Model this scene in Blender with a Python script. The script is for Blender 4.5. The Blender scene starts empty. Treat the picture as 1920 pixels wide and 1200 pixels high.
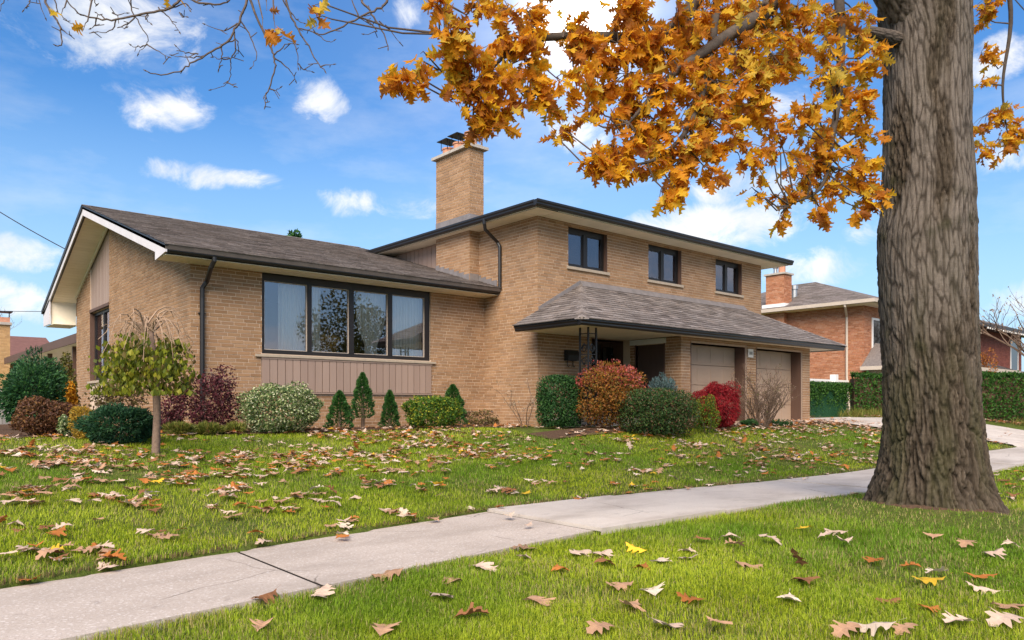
import bpy, math, random
import numpy as np
from mathutils import Vector, Matrix

random.seed(7)
RNG = np.random.default_rng(11)
SC = bpy.context.scene
COL = SC.collection
R = math.radians

# ------------------------------------------------------------------ camera
# World: X runs along the front of the house, Y away from the street, Z up;
# the camera stands at the origin.
FPX = 1400.0                                   # focal length in pixels of a 1920 wide picture
FWD = Vector((0.652, 0.758, 0.0)); FWD.normalize()
RGT = Vector((FWD.y, -FWD.x, 0.0))
HOR = 758.0
cam = bpy.data.cameras.new("camera")
cam.sensor_width = 36.0
cam.lens = FPX / 1920 * 36
cam.shift_y = (HOR - 600) / 1920
cam.clip_end = 2000
camo = bpy.data.objects.new("camera", cam)
camo.rotation_euler = (R(90), 0, -math.atan2(FWD.x, FWD.y))
COL.objects.link(camo)
SC.camera = camo

# ------------------------------------------------------------------ light
SUN_DIR = Vector((-0.62, -0.50, 0.74)).normalized()     # towards the sun lamp, moved to the front left to brighten the walls
SUN_EL = math.asin(SUN_DIR.z)
SUN_AZ = math.atan2(SUN_DIR.x, SUN_DIR.y)
sun = bpy.data.lights.new("sun", 'SUN')
sun.energy = 1.5
sun.angle = R(50)
sun.color = (1.0, 0.86, 0.70)
suno = bpy.data.objects.new("sun", sun)
suno.rotation_euler = (-SUN_DIR).to_track_quat('-Z', 'Y').to_euler()
suno.location = (-10, -10, 20)
COL.objects.link(suno)
SC.view_settings.view_transform = 'Standard'
SC.view_settings.look = 'None'
SC.view_settings.exposure = 2.28
SC.view_settings.gamma = 1.0
SC.view_settings.use_curve_mapping = False
SKY_STRENGTH = 0.058
SC.cycles.max_bounces = 8
SC.cycles.transparent_max_bounces = 12

def dirpx(x, y):
    d = FWD + RGT * ((x - 960) / FPX); d.z = (HOR - y) / FPX
    return d
def at(x, y, t):
    return dirpx(x, y) * t

class NT:
    def __init__(s, tree):
        s.t = tree
        for n in list(tree.nodes): tree.nodes.remove(n)
    def n(s, typ, props=None, **ins):
        nd = s.t.nodes.new(typ)
        for k, v in (props or {}).items(): setattr(nd, k, v)
        for k, v in ins.items():
            key = int(k[1:]) if k[0] == 'i' and k[1:].isdigit() else k.replace('_', ' ')
            s.set(nd.inputs[key], v)
        return nd
    def set(s, sock, v):
        if hasattr(v, 'is_output') or isinstance(v, bpy.types.NodeSocket): s.t.links.new(v, sock)
        elif isinstance(v, bpy.types.Node): s.t.links.new(v.outputs[0], sock)
        else:
            if isinstance(v, (tuple, list)) and len(v) == 3 and sock.type == 'RGBA': v = (*v, 1)
            sock.default_value = v
    def m(s, op, a, b=0.0, c=0.0, clamp=False):
        nd = s.t.nodes.new('ShaderNodeMath'); nd.operation = op; nd.use_clamp = clamp
        s.set(nd.inputs[0], a); s.set(nd.inputs[1], b); s.set(nd.inputs[2], c)
        return nd.outputs[0]
    def vm(s, op, a, b=(0, 0, 0), out=0):
        nd = s.t.nodes.new('ShaderNodeVectorMath'); nd.operation = op
        s.set(nd.inputs[0], a)
        if op == 'SCALE': s.set(nd.inputs[3], b)
        else: s.set(nd.inputs[1], b)
        return nd.outputs[out]
    def mix(s, f, a, b, blend='MIX'):
        nd = s.t.nodes.new('ShaderNodeMix'); nd.data_type = 'RGBA'; nd.blend_type = blend
        s.set(nd.inputs[0], f); s.set(nd.inputs[6], a); s.set(nd.inputs[7], b)
        return nd.outputs[2]
    def ramp(s, f, stops, interp='LINEAR'):
        nd = s.t.nodes.new('ShaderNodeValToRGB'); cr = nd.color_ramp; cr.interpolation = interp
        while len(cr.elements) < len(stops): cr.elements.new(0.5)
        for e, (p, c) in zip(cr.elements, stops):
            e.position = p; e.color = (*c, 1) if len(c) == 3 else c
        s.set(nd.inputs[0], f)
        return nd.outputs[0]
    def noise(s, vec, scale, detail=4, rough=0.55, dist=0.0, dim='3D'):
        nd = s.n('ShaderNodeTexNoise', {'noise_dimensions': dim}, Scale=scale, Detail=detail, Roughness=rough, Distortion=dist)
        if vec is not None: s.set(nd.inputs['Vector'], vec)
        return nd.outputs[0]
    def map(s, v, a, b, c=0.0, d=1.0, smooth=False):
        nd = s.t.nodes.new('ShaderNodeMapRange'); nd.clamp = True
        if smooth: nd.interpolation_type = 'SMOOTHSTEP'
        s.set(nd.inputs[0], v)
        for i, q in zip((1, 2, 3, 4), (a, b, c, d)): s.set(nd.inputs[i], q)
        return nd.outputs[0]

# ------------------------------------------------------------------ sky
world = bpy.data.worlds.new("World"); SC.world = world; world.use_nodes = True
w = NT(world.node_tree)
dirv = w.n('ShaderNodeTexCoord').outputs['Generated']
sky = w.n('ShaderNodeTexSky')
sky.sky_type = 'NISHITA'; sky.sun_disc = False
sky.sun_elevation = SUN_EL; sky.sun_rotation = SUN_AZ
sky.air_density = 1.0; sky.dust_density = 0.6; sky.ozone_density = 1.6
dx = w.vm('DOT_PRODUCT', dirv, tuple(RGT), 1)
dy = w.vm('DOT_PRODUCT', dirv, tuple(FWD), 1)
dz = w.n('ShaderNodeSeparateXYZ', None, Vector=dirv).outputs[2]
az = w.m('ARCTAN2', dx, dy)
el = w.m('ARCSINE', dz)
nz1 = w.n('ShaderNodeTexNoise', None, Vector=dirv, Scale=9.0, Detail=3.0, Roughness=0.6)
nc = w.n('ShaderNodeSeparateColor', None, Color=nz1.outputs['Color'])
azw = w.m('ADD', az, w.m('MULTIPLY', w.m('SUBTRACT', nc.outputs[0], 0.5), 0.07))
elw = w.m('ADD', el, w.m('MULTIPLY', w.m('SUBTRACT', nc.outputs[1], 0.5), 0.05))
# clouds: (px x, px y, half width px, half height px, weight); turned into directions
CLOUDS = [(215, 50, 190, 100, .95), (60, 30, 90, 50, .5), (300, 190, 95, 52, 1.05), (605, 195, 62, 58, 1.05), (395, 332, 125, 26, .95),
          (655, 374, 78, 28, 1.0), (770, 385, 60, 22, .6), (768, 40, 35, 40, .75), (50, 468, 90, 32, .95),
          (40, 560, 120, 42, .9), (1080, 250, 75, 42, .95), (1310, 425, 230, 55, 1.2), (1390, 350, 110, 42, .9),
          (1520, 515, 110, 48, .95), (1890, 110, 70, 55, 1.0), (1880, 300, 62, 32, 1.0), (1610, 440, 60, 28, .75),
          (1900, 570, 110, 40, .7), (1085, 30, 120, 75, 1.2), (1720, 420, 90, 40, .5), (1420, 210, 120, 50, .6), (880, 330, 40, 14, .3)]
mask = None
for (px, py, hw, hh, wt) in CLOUDS:
    d = dirpx(px, py); h = math.hypot(d.x, d.y)
    a0 = math.atan2(d.dot(RGT), d.dot(FWD)); e0 = math.atan2(d.z, h)
    ca = FPX * (1 + ((px - 960) / FPX) ** 2)
    sw = hw / ca; sh = hh / (FPX * math.sqrt(1 + ((px - 960) / FPX) ** 2)) * math.cos(e0) ** 2
    u = w.m('DIVIDE', w.m('SUBTRACT', azw, a0), sw)
    v = w.m('DIVIDE', w.m('SUBTRACT', elw, e0), sh)
    f = w.m('MULTIPLY', w.m('SUBTRACT', 1.0, w.m('ADD', w.m('MULTIPLY', u, u), w.m('MULTIPLY', v, v))), wt)
    mask = f if mask is None else w.m('MAXIMUM', mask, f)
mask = w.m('MAXIMUM', mask, -0.9)
# unseen rest of the sky: broken cloud, thickened low down to whiten reflections
gen = w.noise(w.vm('MULTIPLY', dirv, (1, 1, 1.8)), 3.2, 3, 0.5)
gen = w.map(w.m('ADD', gen, w.map(el, 0.0, 0.5, 0.13, 0.0)), 0.46, 0.68, -0.9, 1.0)
aaz = w.m('ABSOLUTE', az)
out = w.m('MAXIMUM', w.map(aaz, 0.66, 0.85), w.map(el, 0.52, 0.70))
mask = w.m('ADD', w.m('MULTIPLY', mask, w.m('SUBTRACT', 1.0, out)), w.m('MULTIPLY', gen, out))
fine = w.noise(w.vm('MULTIPLY', dirv, (1, 1, 1.4)), 13.0, 10, 0.68, 0.6)
dens = w.m('ADD', mask, w.m('MULTIPLY', w.m('SUBTRACT', fine, 0.51), 3.8))
dens = w.map(dens, -0.10, 1.40, 0.0, 0.96, True)
wisp = w.map(w.noise(w.vm('MULTIPLY', dirv, (1, 1, 3.0)), 5.0, 6, 0.6), 0.5, 0.75, 0.0, 0.22)
dens = w.m('MAXIMUM', dens, wisp)
shade = w.map(w.noise(w.vm('ADD', dirv, (0.0, 0.0, 0.015)), 11.0, 5, 0.55), 0.35, 0.65)
SKY_SAT, SKY_VAL = 1.28, 0.61
HAZE_COL = (1.85, 2.75, 3.75)
CLOUD_DARK, CLOUD_LIT = (3.0, 3.2, 3.5), (4.3, 4.2, 4.1)
GLOW_COL = (14, 13, 12)
hs = w.n('ShaderNodeHueSaturation', None, Saturation=SKY_SAT, Value=SKY_VAL, Color=sky.outputs[0])
zen = w.map(el, 0.0, 0.6)
tint = w.mix(zen, (0.92, 1.0, 1.06), (0.72, 0.97, 1.18))
blue = w.mix(1.0, hs.outputs[0], tint, 'MULTIPLY')
blue = w.mix(w.map(el, 0.0, 0.36, 0.92, 0.0), blue, HAZE_COL)
cloudc = w.mix(shade, CLOUD_DARK, CLOUD_LIT)
# the sun's glow behind thin cloud above the roof, put into the sky colour
gd = dirpx(1090, 12).normalized()
ga = w.vm('DOT_PRODUCT', dirv, tuple(gd), 1)
ga = w.m('MAXIMUM', ga, 0.0)
glow = w.m('ADD', w.m('POWER', ga, 900.0), w.m('ADD', w.m('MULTIPLY', w.m('POWER', ga, 160.0), 0.16), w.m('MULTIPLY', w.m('POWER', ga, 30.0), 0.03)))
skyc = w.mix(dens, blue, cloudc)
skyc = w.mix(glow, skyc, GLOW_COL, 'ADD')
ground_fade = w.map(el, -0.04, 0.0)
skyc = w.mix(ground_fade, (1.1, 1.2, 0.9), skyc)
bg = w.n('ShaderNodeBackground', None, Color=skyc, Strength=SKY_STRENGTH)
w.n('ShaderNodeOutputWorld', None, Surface=bg)

# ------------------------------------------------------------------ materials
MATS = {}
def mat(name, cols, rough=0.85, spec=0.3, rnd='island', noise=None, bump=None, trans=0.0, tcol=None, metal=0.0, attr=None, mottled=None):
    """cols: list of base colours, picked per piece; noise=(scale, amount, stretch); bump=(scale, strength, stretch)"""
    m = bpy.data.materials.new(name); m.use_nodes = True
    t = NT(m.node_tree)
    geo = t.n('ShaderNodeNewGeometry')
    oi = t.n('ShaderNodeObjectInfo')
    co = t.n('ShaderNodeTexCoord').outputs['Object']
    if attr:
        base = t.n('ShaderNodeAttribute', {'attribute_name': attr}).outputs['Color']
    elif len(cols) == 1:
        base = t.n('ShaderNodeRGB').outputs[0]; base.default_value = (*cols[0], 1)
    else:
        r = t.m('FRACT', t.m('ADD', geo.outputs['Random Per Island'], t.m('MULTIPLY', oi.outputs['Random'], 7.31)))
        k = len(cols)
        base = t.ramp(r, [(i / k, c) for i, c in enumerate(cols)], 'CONSTANT')
    if mottled:
        f = t.map(t.noise(co, mottled[0], 4, 0.6), mottled[2] if len(mottled) > 2 else 0.45, 0.7)
        base = t.mix(t.m('MULTIPLY', f, mottled[3] if len(mottled) > 3 else 0.7), base, mottled[1])
    if noise:
        v = t.vm('MULTIPLY', co, noise[2]) if len(noise) > 2 else co
        f = t.map(t.noise(v, noise[0], 5, 0.6), 0.25, 0.75, 1 - noise[1], 1 + noise[1])
        base = t.mix(1.0, base, t.n('ShaderNodeCombineColor', None, i0=f, i1=f, i2=f), 'MULTIPLY')
    p = t.n('ShaderNodeBsdfPrincipled', None, Base_Color=base, Roughness=rough, Metallic=metal)
    p.inputs['Specular IOR Level'].default_value = spec
    if bump:
        v = t.vm('MULTIPLY', co, bump[2]) if len(bump) > 2 else co
        b = t.n('ShaderNodeBump', None, Strength=bump[1], Distance=0.01, Height=t.noise(v, bump[0], 6, 0.65))
        t.set(p.inputs['Normal'], b)
    sh = p.outputs[0]
    if trans:
        tc = base if tcol is None else t.mix(1.0, base, tcol, 'MULTIPLY')
        tr = t.n('ShaderNodeBsdfTranslucent', None, Color=tc)
        sh = t.n('ShaderNodeMixShader', None, i0=trans, i1=sh, i2=tr).outputs[0]
    t.n('ShaderNodeOutputMaterial', None, Surface=sh)
    MATS[name] = m
    return m

BRICKS = [(.315, .188, .10), (.35, .212, .118), (.275, .16, .084), (.33, .195, .104), (.36, .222, .126), (.305, .184, .105), (.295, .172, .092), (.335, .195, .105), (.315, .194, .112)]
mat('buff_brick', BRICKS, .9, .2, noise=(2.2, .14), bump=(60, .25), mottled=(1.3, (.20, .125, .075), .56, .4))
mat('buff_mortar', [(.58, .45, .335)], .95, .1, noise=(3, .15))
mat('orange_brick', [(.36, .145, .07), (.42, .18, .09), (.32, .125, .06), (.39, .16, .085), (.44, .21, .12)], .9, .2, noise=(6, .18))
mat('orange_mortar', [(.42, .28, .2)], .95, .1)
mat('red_brick', [(.2, .06, .04), (.24, .075, .05), (.17, .05, .035), (.22, .07, .05)], .9, .2, noise=(6, .18))
mat('yellow_brick', [(.47, .29, .13), (.52, .33, .16), (.43, .26, .12), (.5, .31, .14)], .9, .2, noise=(6, .15))
SH = [(.145, .124, .112), (.18, .156, .143), (.113, .095, .086), (.162, .139, .127), (.22, .19, .175), (.133, .111, .10), (.19, .158, .14)]
mat('shingle_grey', SH, .95, .15, noise=(14, .3), bump=(220, .5), mottled=(1.6, (.20, .17, .15), .45, .45))
mat('shingle_far', [(.16, .135, .12), (.19, .16, .145), (.14, .12, .105), (.21, .18, .165)], .95, .15, noise=(5, .2))
mat('shingle_red', [(.17, .085, .07), (.2, .1, .085)], .95, .15, noise=(5, .2))
mat('black_metal', [(.012, .011, .011)], .38, .5, noise=(4, .2))
mat('frame_black', [(.016, .013, .012)], .45, .45, noise=(3, .2))
mat('soffit', [(.86, .79, .64), (.88, .81, .66), (.84, .77, .62)], .6, .3, noise=(2, .06))
mat('soffit_far', [(.80, .73, .61)], .6, .3, noise=(2, .06))
mat('barge_white', [(.6, .57, .58)], .6, .3, noise=(3, .06), mottled=(8, (.45, .42, .41), .6, .4))
mat('siding', [(.315, .225, .178), (.33, .236, .187), (.302, .214, .17)], .55, .35, noise=(20, .06, (1, 1, .05)))
mat('garage_paint', [(.39, .275, .19), (.40, .282, .195)], .6, .3, noise=(2, .05), bump=(90, .05, (1, 1, .08)))
mat('jamb_brown', [(.105, .06, .043)], .6, .3, noise=(12, .12, (1, 1, .1)))
mat('side_door', [(.075, .047, .037)], .55, .3, noise=(12, .12, (1, 1, .1)))
mat('sill_stone', [(.40, .33, .25)], .9, .2, noise=(12, .15), bump=(40, .5))
mat('flashing', [(.24, .215, .205)], .55, .4, noise=(6, .2), metal=.3)
mat('clay_pot', [(.46, .2, .12), (.5, .25, .16)], .9, .2, noise=(10, .2))
mat('cement', [(.42, .38, .33)], .95, .15, noise=(7, .2), bump=(50, .5))
mat('white_paint', [(.74, .73, .70)], .5, .3, noise=(4, .05))
mat('beige_metal', [(.5, .42, .34)], .5, .3, noise=(4, .08))
mat('room', [(.26, .23, .2)], .9, .1)
mat('curtain', [(.93, .88, .74)], .9, .1, noise=(6, .03), trans=.15)
mat('amber_shade', [(.55, .33, .10), (.42, .22, .06)], .5, .3, noise=(30, .5))
mat('dark_glass', [(.01, .011, .012)], .06, .6)
mat('iron', [(.012, .012, .012)], .5, .4, noise=(20, .3))
mat('plaque', [(.72, .66, .58)], .5, .3)
mat('ink', [(.02, .018, .016)], .6, .2)
mat('fence_wood', [(.30, .29, .27), (.26, .25, .24), (.33, .31, .29)], .85, .2, noise=(10, .15, (1, 1, .1)))
mat('mesh_green', [(.028, .10, .045)], .4, .4)
mat('slat_green', [(.008, .03, .013), (.011, .038, .016), (.006, .024, .010)], .5, .3, noise=(6, .15))
mat('steel', [(.4, .41, .42)], .4, .5, metal=.7)
mat('wire', [(.03, .03, .032)], .6, .3)
mat('joint_dirt_shadow', [(.025, .02, .016)], .95, .1)
mat('mulch', [(.09, .055, .035)], .95, .1, noise=(30, .4), bump=(40, 1.0))
mat('asphalt', [(.05, .05, .052)], .95, .2, noise=(40, .25), bump=(150, .5))

def glass_mat():
    m = bpy.data.materials.new('window_glass'); m.use_nodes = True
    t = NT(m.node_tree)
    fr = t.n('ShaderNodeFresnel', None, IOR=1.55)
    f = t.m('ADD', t.m('MULTIPLY', fr, 0.9), 0.09, clamp=True)
    co = t.n('ShaderNodeTexCoord').outputs['Object']
    b = t.n('ShaderNodeBump', None, Strength=0.02, Distance=0.01, Height=t.noise(co, 2.0, 2))
    g = t.n('ShaderNodeBsdfGlossy', None, Color=(.95, .91, 1.0), Roughness=0.0, Normal=b)
    tr = t.n('ShaderNodeBsdfTransparent', None, Color=(.95, .96, .95))
    t.n('ShaderNodeOutputMaterial', None, Surface=t.n('ShaderNodeMixShader', None, i0=f, i1=tr, i2=g))
    MATS['window_glass'] = m
glass_mat()

def concrete_mat(name, col, stain, agg):
    m = bpy.data.materials.new(name); m.use_nodes = True
    t = NT(m.node_tree)
    co = t.n('ShaderNodeTexCoord').outputs['Object']
    big = t.map(t.noise(co, 1.3, 5, .6), .35, .68)
    c = t.mix(big, col, stain)
    sp = t.noise(co, 70, 3, .75)
    c = t.mix(t.map(sp, .55, .66, 0, agg), c, (.16, .13, .11))
    c = t.mix(t.map(t.noise(co, 48, 2, .5), .57, .68, 0, agg), c, (.68, .63, .58))
    c = t.mix(t.map(t.noise(co, 5.5, 6, .7), .60, .7, 0, .4), c, (.2, .17, .15))
    c = t.mix(t.map(t.noise(t.vm('MULTIPLY', co, (1, 2.2, 1)), .55, 6, .7), .47, .66, 0, .55), c, (.27, .225, .185))
    vo = t.n('ShaderNodeTexVoronoi', {'feature': 'DISTANCE_TO_EDGE'}, Scale=.62, Vector=t.vm('ADD', co, t.vm('SCALE', t.n('ShaderNodeTexNoise', None, Scale=3.0, Detail=5.0).outputs['Color'], .35)))
    crack = t.m('MULTIPLY', t.map(vo.outputs['Distance'], .0, .006, 1, 0), t.map(t.noise(co, .7, 2), .52, .6))
    c = t.mix(t.m('MULTIPLY', crack, .75), c, (.09, .075, .06))
    p = t.n('ShaderNodeBsdfPrincipled', None, Base_Color=c, Roughness=.92)
    p.inputs['Specular IOR Level'].default_value = .2
    b = t.n('ShaderNodeBump', None, Strength=.35, Distance=.006, Height=t.m('ADD', sp, t.m('MULTIPLY', t.noise(co, 14, 5), .6)))
    t.set(p.inputs['Normal'], b)
    t.n('ShaderNodeOutputMaterial', None, Surface=p)
    MATS[name] = m
concrete_mat('old_concrete', (.47, .40, .34), (.40, .335, .28), .55)
concrete_mat('new_concrete', (.535, .475, .41), (.46, .40, .345), .2)

def ground_mat():
    m = bpy.data.materials.new('turf_soil'); m.use_nodes = True
    t = NT(m.node_tree)
    co = t.n('ShaderNodeTexCoord').outputs['Object']
    f = t.map(t.noise(co, .9, 5, .6), .3, .7)
    g = t.mix(f, (.085, .125, .018), (.135, .17, .024))
    g = t.mix(t.map(t.noise(co, 24, 5, .7), .38, .66), g, (.05, .06, .015))
    g = t.mix(t.map(t.noise(co, 3.2, 5, .65), .55, .72, 0, .6), g, (.17, .14, .055))
    p = t.n('ShaderNodeBsdfPrincipled', None, Base_Color=g, Roughness=.95)
    p.inputs['Specular IOR Level'].default_value = .1
    t.set(p.inputs['Normal'], t.n('ShaderNodeBump', None, Strength=.8, Distance=.03, Height=t.noise(co, 45, 4, .7)))
    t.n('ShaderNodeOutputMaterial', None, Surface=p)
    MATS['turf_soil'] = m
ground_mat()
mat('grass_blade', [(0, 0, 0)], .6, .25, attr='col', trans=.45, tcol=(1.08, 1.2, .55))
mat('leaf_fallen', [(0, 0, 0)], .75, .25, attr='col', trans=.12)

# ------------------------------------------------------------------ mesh helpers
class MB:
    def __init__(s): s.v = []; s.f = []; s.mi = []
    def add(s, vs, fs, mi=0):
        o = len(s.v); s.v += [tuple(v) for v in vs]
        s.f += [tuple(i + o for i in f) for f in fs]; s.mi += [mi] * len(fs)
    def box(s, x0, x1, y0, y1, z0, z1, mi=0):
        if x0 > x1: x0, x1 = x1, x0
        if y0 > y1: y0, y1 = y1, y0
        if z0 > z1: z0, z1 = z1, z0
        s.add([(x0, y0, z0), (x1, y0, z0), (x1, y1, z0), (x0, y1, z0), (x0, y0, z1), (x1, y0, z1), (x1, y1, z1), (x0, y1, z1)],
              [(0, 3, 2, 1), (4, 5, 6, 7), (0, 1, 5, 4), (1, 2, 6, 5), (2, 3, 7, 6), (3, 0, 4, 7)], mi)
    def extrude(s, prof, vec, mi=0):
        """closed planar profile (list of points) swept by vec"""
        n = len(prof); vec = Vector(vec)
        a = [Vector(p) for p in prof]; b = [p + vec for p in a]
        fs = [tuple(range(n))[::-1], tuple(range(n, 2 * n))]
        fs += [(i, (i + 1) % n, n + (i + 1) % n, n + i) for i in range(n)]
        s.add(a + b, fs, mi)
    def tube(s, pts, rad, k=6, mi=0, flat=None, cap=True):
        pts = [Vector(p) for p in pts]
        if not isinstance(rad, (list, tuple)): rad = [rad] * len(pts)
        vs = []; fs = []
        ref = None
        for i, p in enumerate(pts):
            d = (pts[min(i + 1, len(pts) - 1)] - pts[max(i - 1, 0)])
            if d.length < 1e-9: d = Vector((0, 0, 1))
            d.normalize()
            if ref is None: ref = Vector((0, 0, 1)) if abs(d.z) < .9 else Vector((1, 0, 0))
            u = d.cross(ref)
            if u.length < 1e-4: u = d.orthogonal()
            u.normalize(); v = d.cross(u); ref = -v if False else u.cross(d)
            for j in range(k):
                a = 2 * math.pi * j / k + (math.pi / 4 if k == 4 else 0)
                vs.append(p + (u * math.cos(a) + v * math.sin(a)) * rad[i])
        for i in range(len(pts) - 1):
            for j in range(k):
                fs.append((i * k + j, i * k + (j + 1) % k, (i + 1) * k + (j + 1) % k, (i + 1) * k + j))
        if cap:
            fs.append(tuple(range(k))[::-1]); fs.append(tuple(range((len(pts) - 1) * k, len(pts) * k)))
        s.add(vs, fs, mi)
    def build(s, name, mats, parent=None, smooth=False, **props):
        me = bpy.data.meshes.new(name)
        me.from_pydata(s.v, [], s.f)
        if isinstance(mats, str): mats = [mats]
        for m in mats: me.materials.append(MATS[m])
        if len(mats) > 1: me.polygons.foreach_set('material_index', s.mi)
        if smooth: me.polygons.foreach_set('use_smooth', [True] * len(me.polygons))
        me.update()
        return link(name, me, parent, **props)

def link(name, me, parent=None, **props):
    o = bpy.data.objects.new(name, me)
    COL.objects.link(o)
    if parent is not None:
        o.parent = parent
        o.matrix_parent_inverse = Matrix.Translation(-world_loc(parent))
    for k, v in props.items(): o[k] = v
    return o
WL = {}
def world_loc(p):
    return WL.get(p.name, Vector((0, 0, 0)))
def thing(name, loc, label, cat, group=None):
    e = bpy.data.objects.new(name, None); e.empty_display_size = .2
    e.location = loc; COL.objects.link(e)
    WL[e.name] = Vector(loc)
    tag(e, label, cat, group)
    return e
def tag(o, label, cat, group=None):
    o['label'] = label; o['category'] = cat
    if group: o['group'] = group
    return o

def np_mesh(name, V, F, m, col=None, smooth=False):
    """V (n,3) array, F (m,k) array of faces with k corners"""
    me = bpy.data.meshes.new(name)
    V = np.ascontiguousarray(V, dtype=np.float32); F = np.ascontiguousarray(F, dtype=np.int32)
    k = F.shape[1]
    me.vertices.add(len(V)); me.vertices.foreach_set('co', V.ravel())
    me.loops.add(F.size); me.loops.foreach_set('vertex_index', F.ravel())
    me.polygons.add(len(F)); me.polygons.foreach_set('loop_start', np.arange(0, F.size, k, dtype=np.int32))
    me.polygons.foreach_set('use_smooth', np.full(len(F), smooth, dtype=bool))
    me.materials.append(MATS[m])
    if col is not None:
        ca = me.color_attributes.new('col', 'FLOAT_COLOR', 'POINT')
        c = np.ones((len(V), 4), dtype=np.float32); c[:, :3] = col
        ca.data.foreach_set('color', c.ravel())
    me.update(calc_edges=True)
    return me

def noise2(x, y, seed=0):
    """smooth value noise on numpy arrays, 0..1"""
    xi = np.floor(x).astype(np.int64); yi = np.floor(y).astype(np.int64)
    fx = x - xi; fy = y - yi
    fx = fx * fx * (3 - 2 * fx); fy = fy * fy * (3 - 2 * fy)
    def h(a, b):
        n = (a * 374761393 + b * 668265263 + seed * 1442695041) & 0x7fffffff
        n = ((n ^ (n >> 13)) * 1274126177) & 0x7fffffff
        return ((n ^ (n >> 16)) & 0xffff) / 65535.0
    return (h(xi, yi) * (1 - fx) + h(xi + 1, yi) * fx) * (1 - fy) + (h(xi, yi + 1) * (1 - fx) + h(xi + 1, yi + 1) * fx) * fy
def fbm(x, y, seed=0, o=4):
    s = 0; a = .5
    for i in range(o):
        s = s + a * noise2(x * 2 ** i, y * 2 ** i, seed + i); a *= .5
    return s / (1 - .5 ** o)
# ------------------------------------------------------------------ ground
G = -0.49                                        # ground at the house, below eye level
TREE = Vector((8.62, 3.10))
def walk_far(X):
    X = np.asarray(X, dtype=float)
    return np.where(X < 4.8, 5.95 - .145 * (4.8 - X), 5.97 + 0 * X)
def walk_near(X):
    X = np.asarray(X, dtype=float)
    return np.where(X < 4.8, 4.50 - .11 * (4.8 - X), 4.42 + 0 * X)
def walk_z(X):
    return -1.10 - .09 * np.exp(-((np.asarray(X, dtype=float) - 12.5) / 4.0) ** 2)
def gz(X, Y):
    X = np.asarray(X, dtype=float); Y = np.asarray(Y, dtype=float)
    yf = walk_far(X); wz = walk_z(X)
    yt = 12.4 - 2.4 / (1 + np.exp(-(X - 9.2) * 1.1))
    t = np.clip((Y - yf) / (yt - yf), 0, 1)
    lawn = wz + .03 + (G - wz - .03) * (t * (1.15 - .15 * t))
    strip = wz - .03 - .02 * np.clip(4.4 - Y, 0, 6)
    z = np.where(Y > yf, lawn, strip)
    z = np.where((Y <= yf) & (Y >= walk_near(X)), wz - .10, z)
    d = np.hypot(X - TREE.x, Y - TREE.y)
    z = z + .13 * np.exp(-(d / 1.15) ** 2) * (Y < walk_near(X))
    und = (fbm(X * .5, Y * .5, 3) - .5) * .10 + (fbm(X * 1.7, Y * 1.7, 9) - .5) * .05
    z = z + und * np.clip((Y - yf) / .6, 0, 1) * np.clip((yt - .8 - Y) / 2, 0, 1) + und * np.clip((walk_near(X) - Y) / .5, 0, 1)
    z = np.where(Y < -2.2, -1.36, z)
    return z
def gzf(X, Y): return float(gz(X, Y))
def on_ground(px, py, lo=2.5, hi=60.0):
    """where the line of sight through a picture point meets the ground"""
    d = dirpx(px, py); t = lo
    while t < hi:
        p = d * t
        if p.z <= gzf(p.x, p.y): break
        t += .02
    return d * t, t

def drive_left(Y):
    Y = np.asarray(Y, dtype=float)
    return np.where(Y > 9.4, 20.4, 20.4 + (9.4 - Y) * .5)
def in_drive(X, Y):
    return (X > drive_left(Y)) & (X < 27.6 + .12 * (13 - Y)) & (Y > 5.97) & (Y < 12.75)
def in_apron(X, Y):
    return (X > 16.2) & (X < 20.6) & (Y > 9.9) & (Y < 10.42)
def in_walk(X, Y, pad=0.0):
    return (Y < walk_far(X) - pad) & (Y > walk_near(X) + pad)

def grid_ground():
    xs = np.concatenate([np.linspace(-90, -6, 30), np.linspace(-5.6, 34, 180), np.linspace(35, 160, 40)])
    ys = np.concatenate([np.linspace(-90, -2.3, 30), np.linspace(-2.1, 14, 110), np.linspace(14.5, 160, 50)])
    X, Y = np.meshgrid(xs, ys, indexing='ij')
    Z = gz(X, Y) - .08 * in_drive(X, Y)
    V = np.stack([X, Y, Z], -1).reshape(-1, 3)
    nx, ny = X.shape
    i = (np.arange(nx - 1)[:, None] * ny + np.arange(ny - 1)[None, :]).ravel()
    F = np.stack([i, i + ny, i + ny + 1, i + 1], -1)
    me = np_mesh('ground', V, F, 'turf_soil', smooth=True)
    o = link('ground', me); o['kind'] = 'structure'
grid_ground()

# sidewalk: one slab after another, the newer, paler ones from the raised joint on
sw = bpy.data.objects.new('sidewalk', None); COL.objects.link(sw); sw['kind'] = 'structure'
def slab(x0, x1, lift, matn, skew=0.0):
    m = MB(); n = 5
    g = .013
    top = []; 
    for k in range(n + 1):
        x = x0 + g + (x1 - x0 - 2 * g) * k / n
        top.append((x, float(walk_near(x)) - .02, float(walk_z(x)) + lift, float(walk_far(x)) + .02))
    vs = []; fs = []
    for (x, a, z, b) in top: vs += [(x, a, z), (x, b, z), (x, a, z - .14), (x, b, z - .14)]
    for k in range(n):
        o = k * 4
        fs += [(o, o + 4, o + 5, o + 1), (o, o + 2, o + 6, o + 4), (o + 1, o + 5, o + 7, o + 3)]
    fs += [(0, 1, 3, 2), (n * 4, n * 4 + 2, n * 4 + 3, n * 4 + 1)]
    m.add(vs, fs)
    return m.build('slab', matn, sw)
xs = [-11.5, -8.8, -6.1, -3.4, -.65, 2.08, 4.80]
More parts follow.
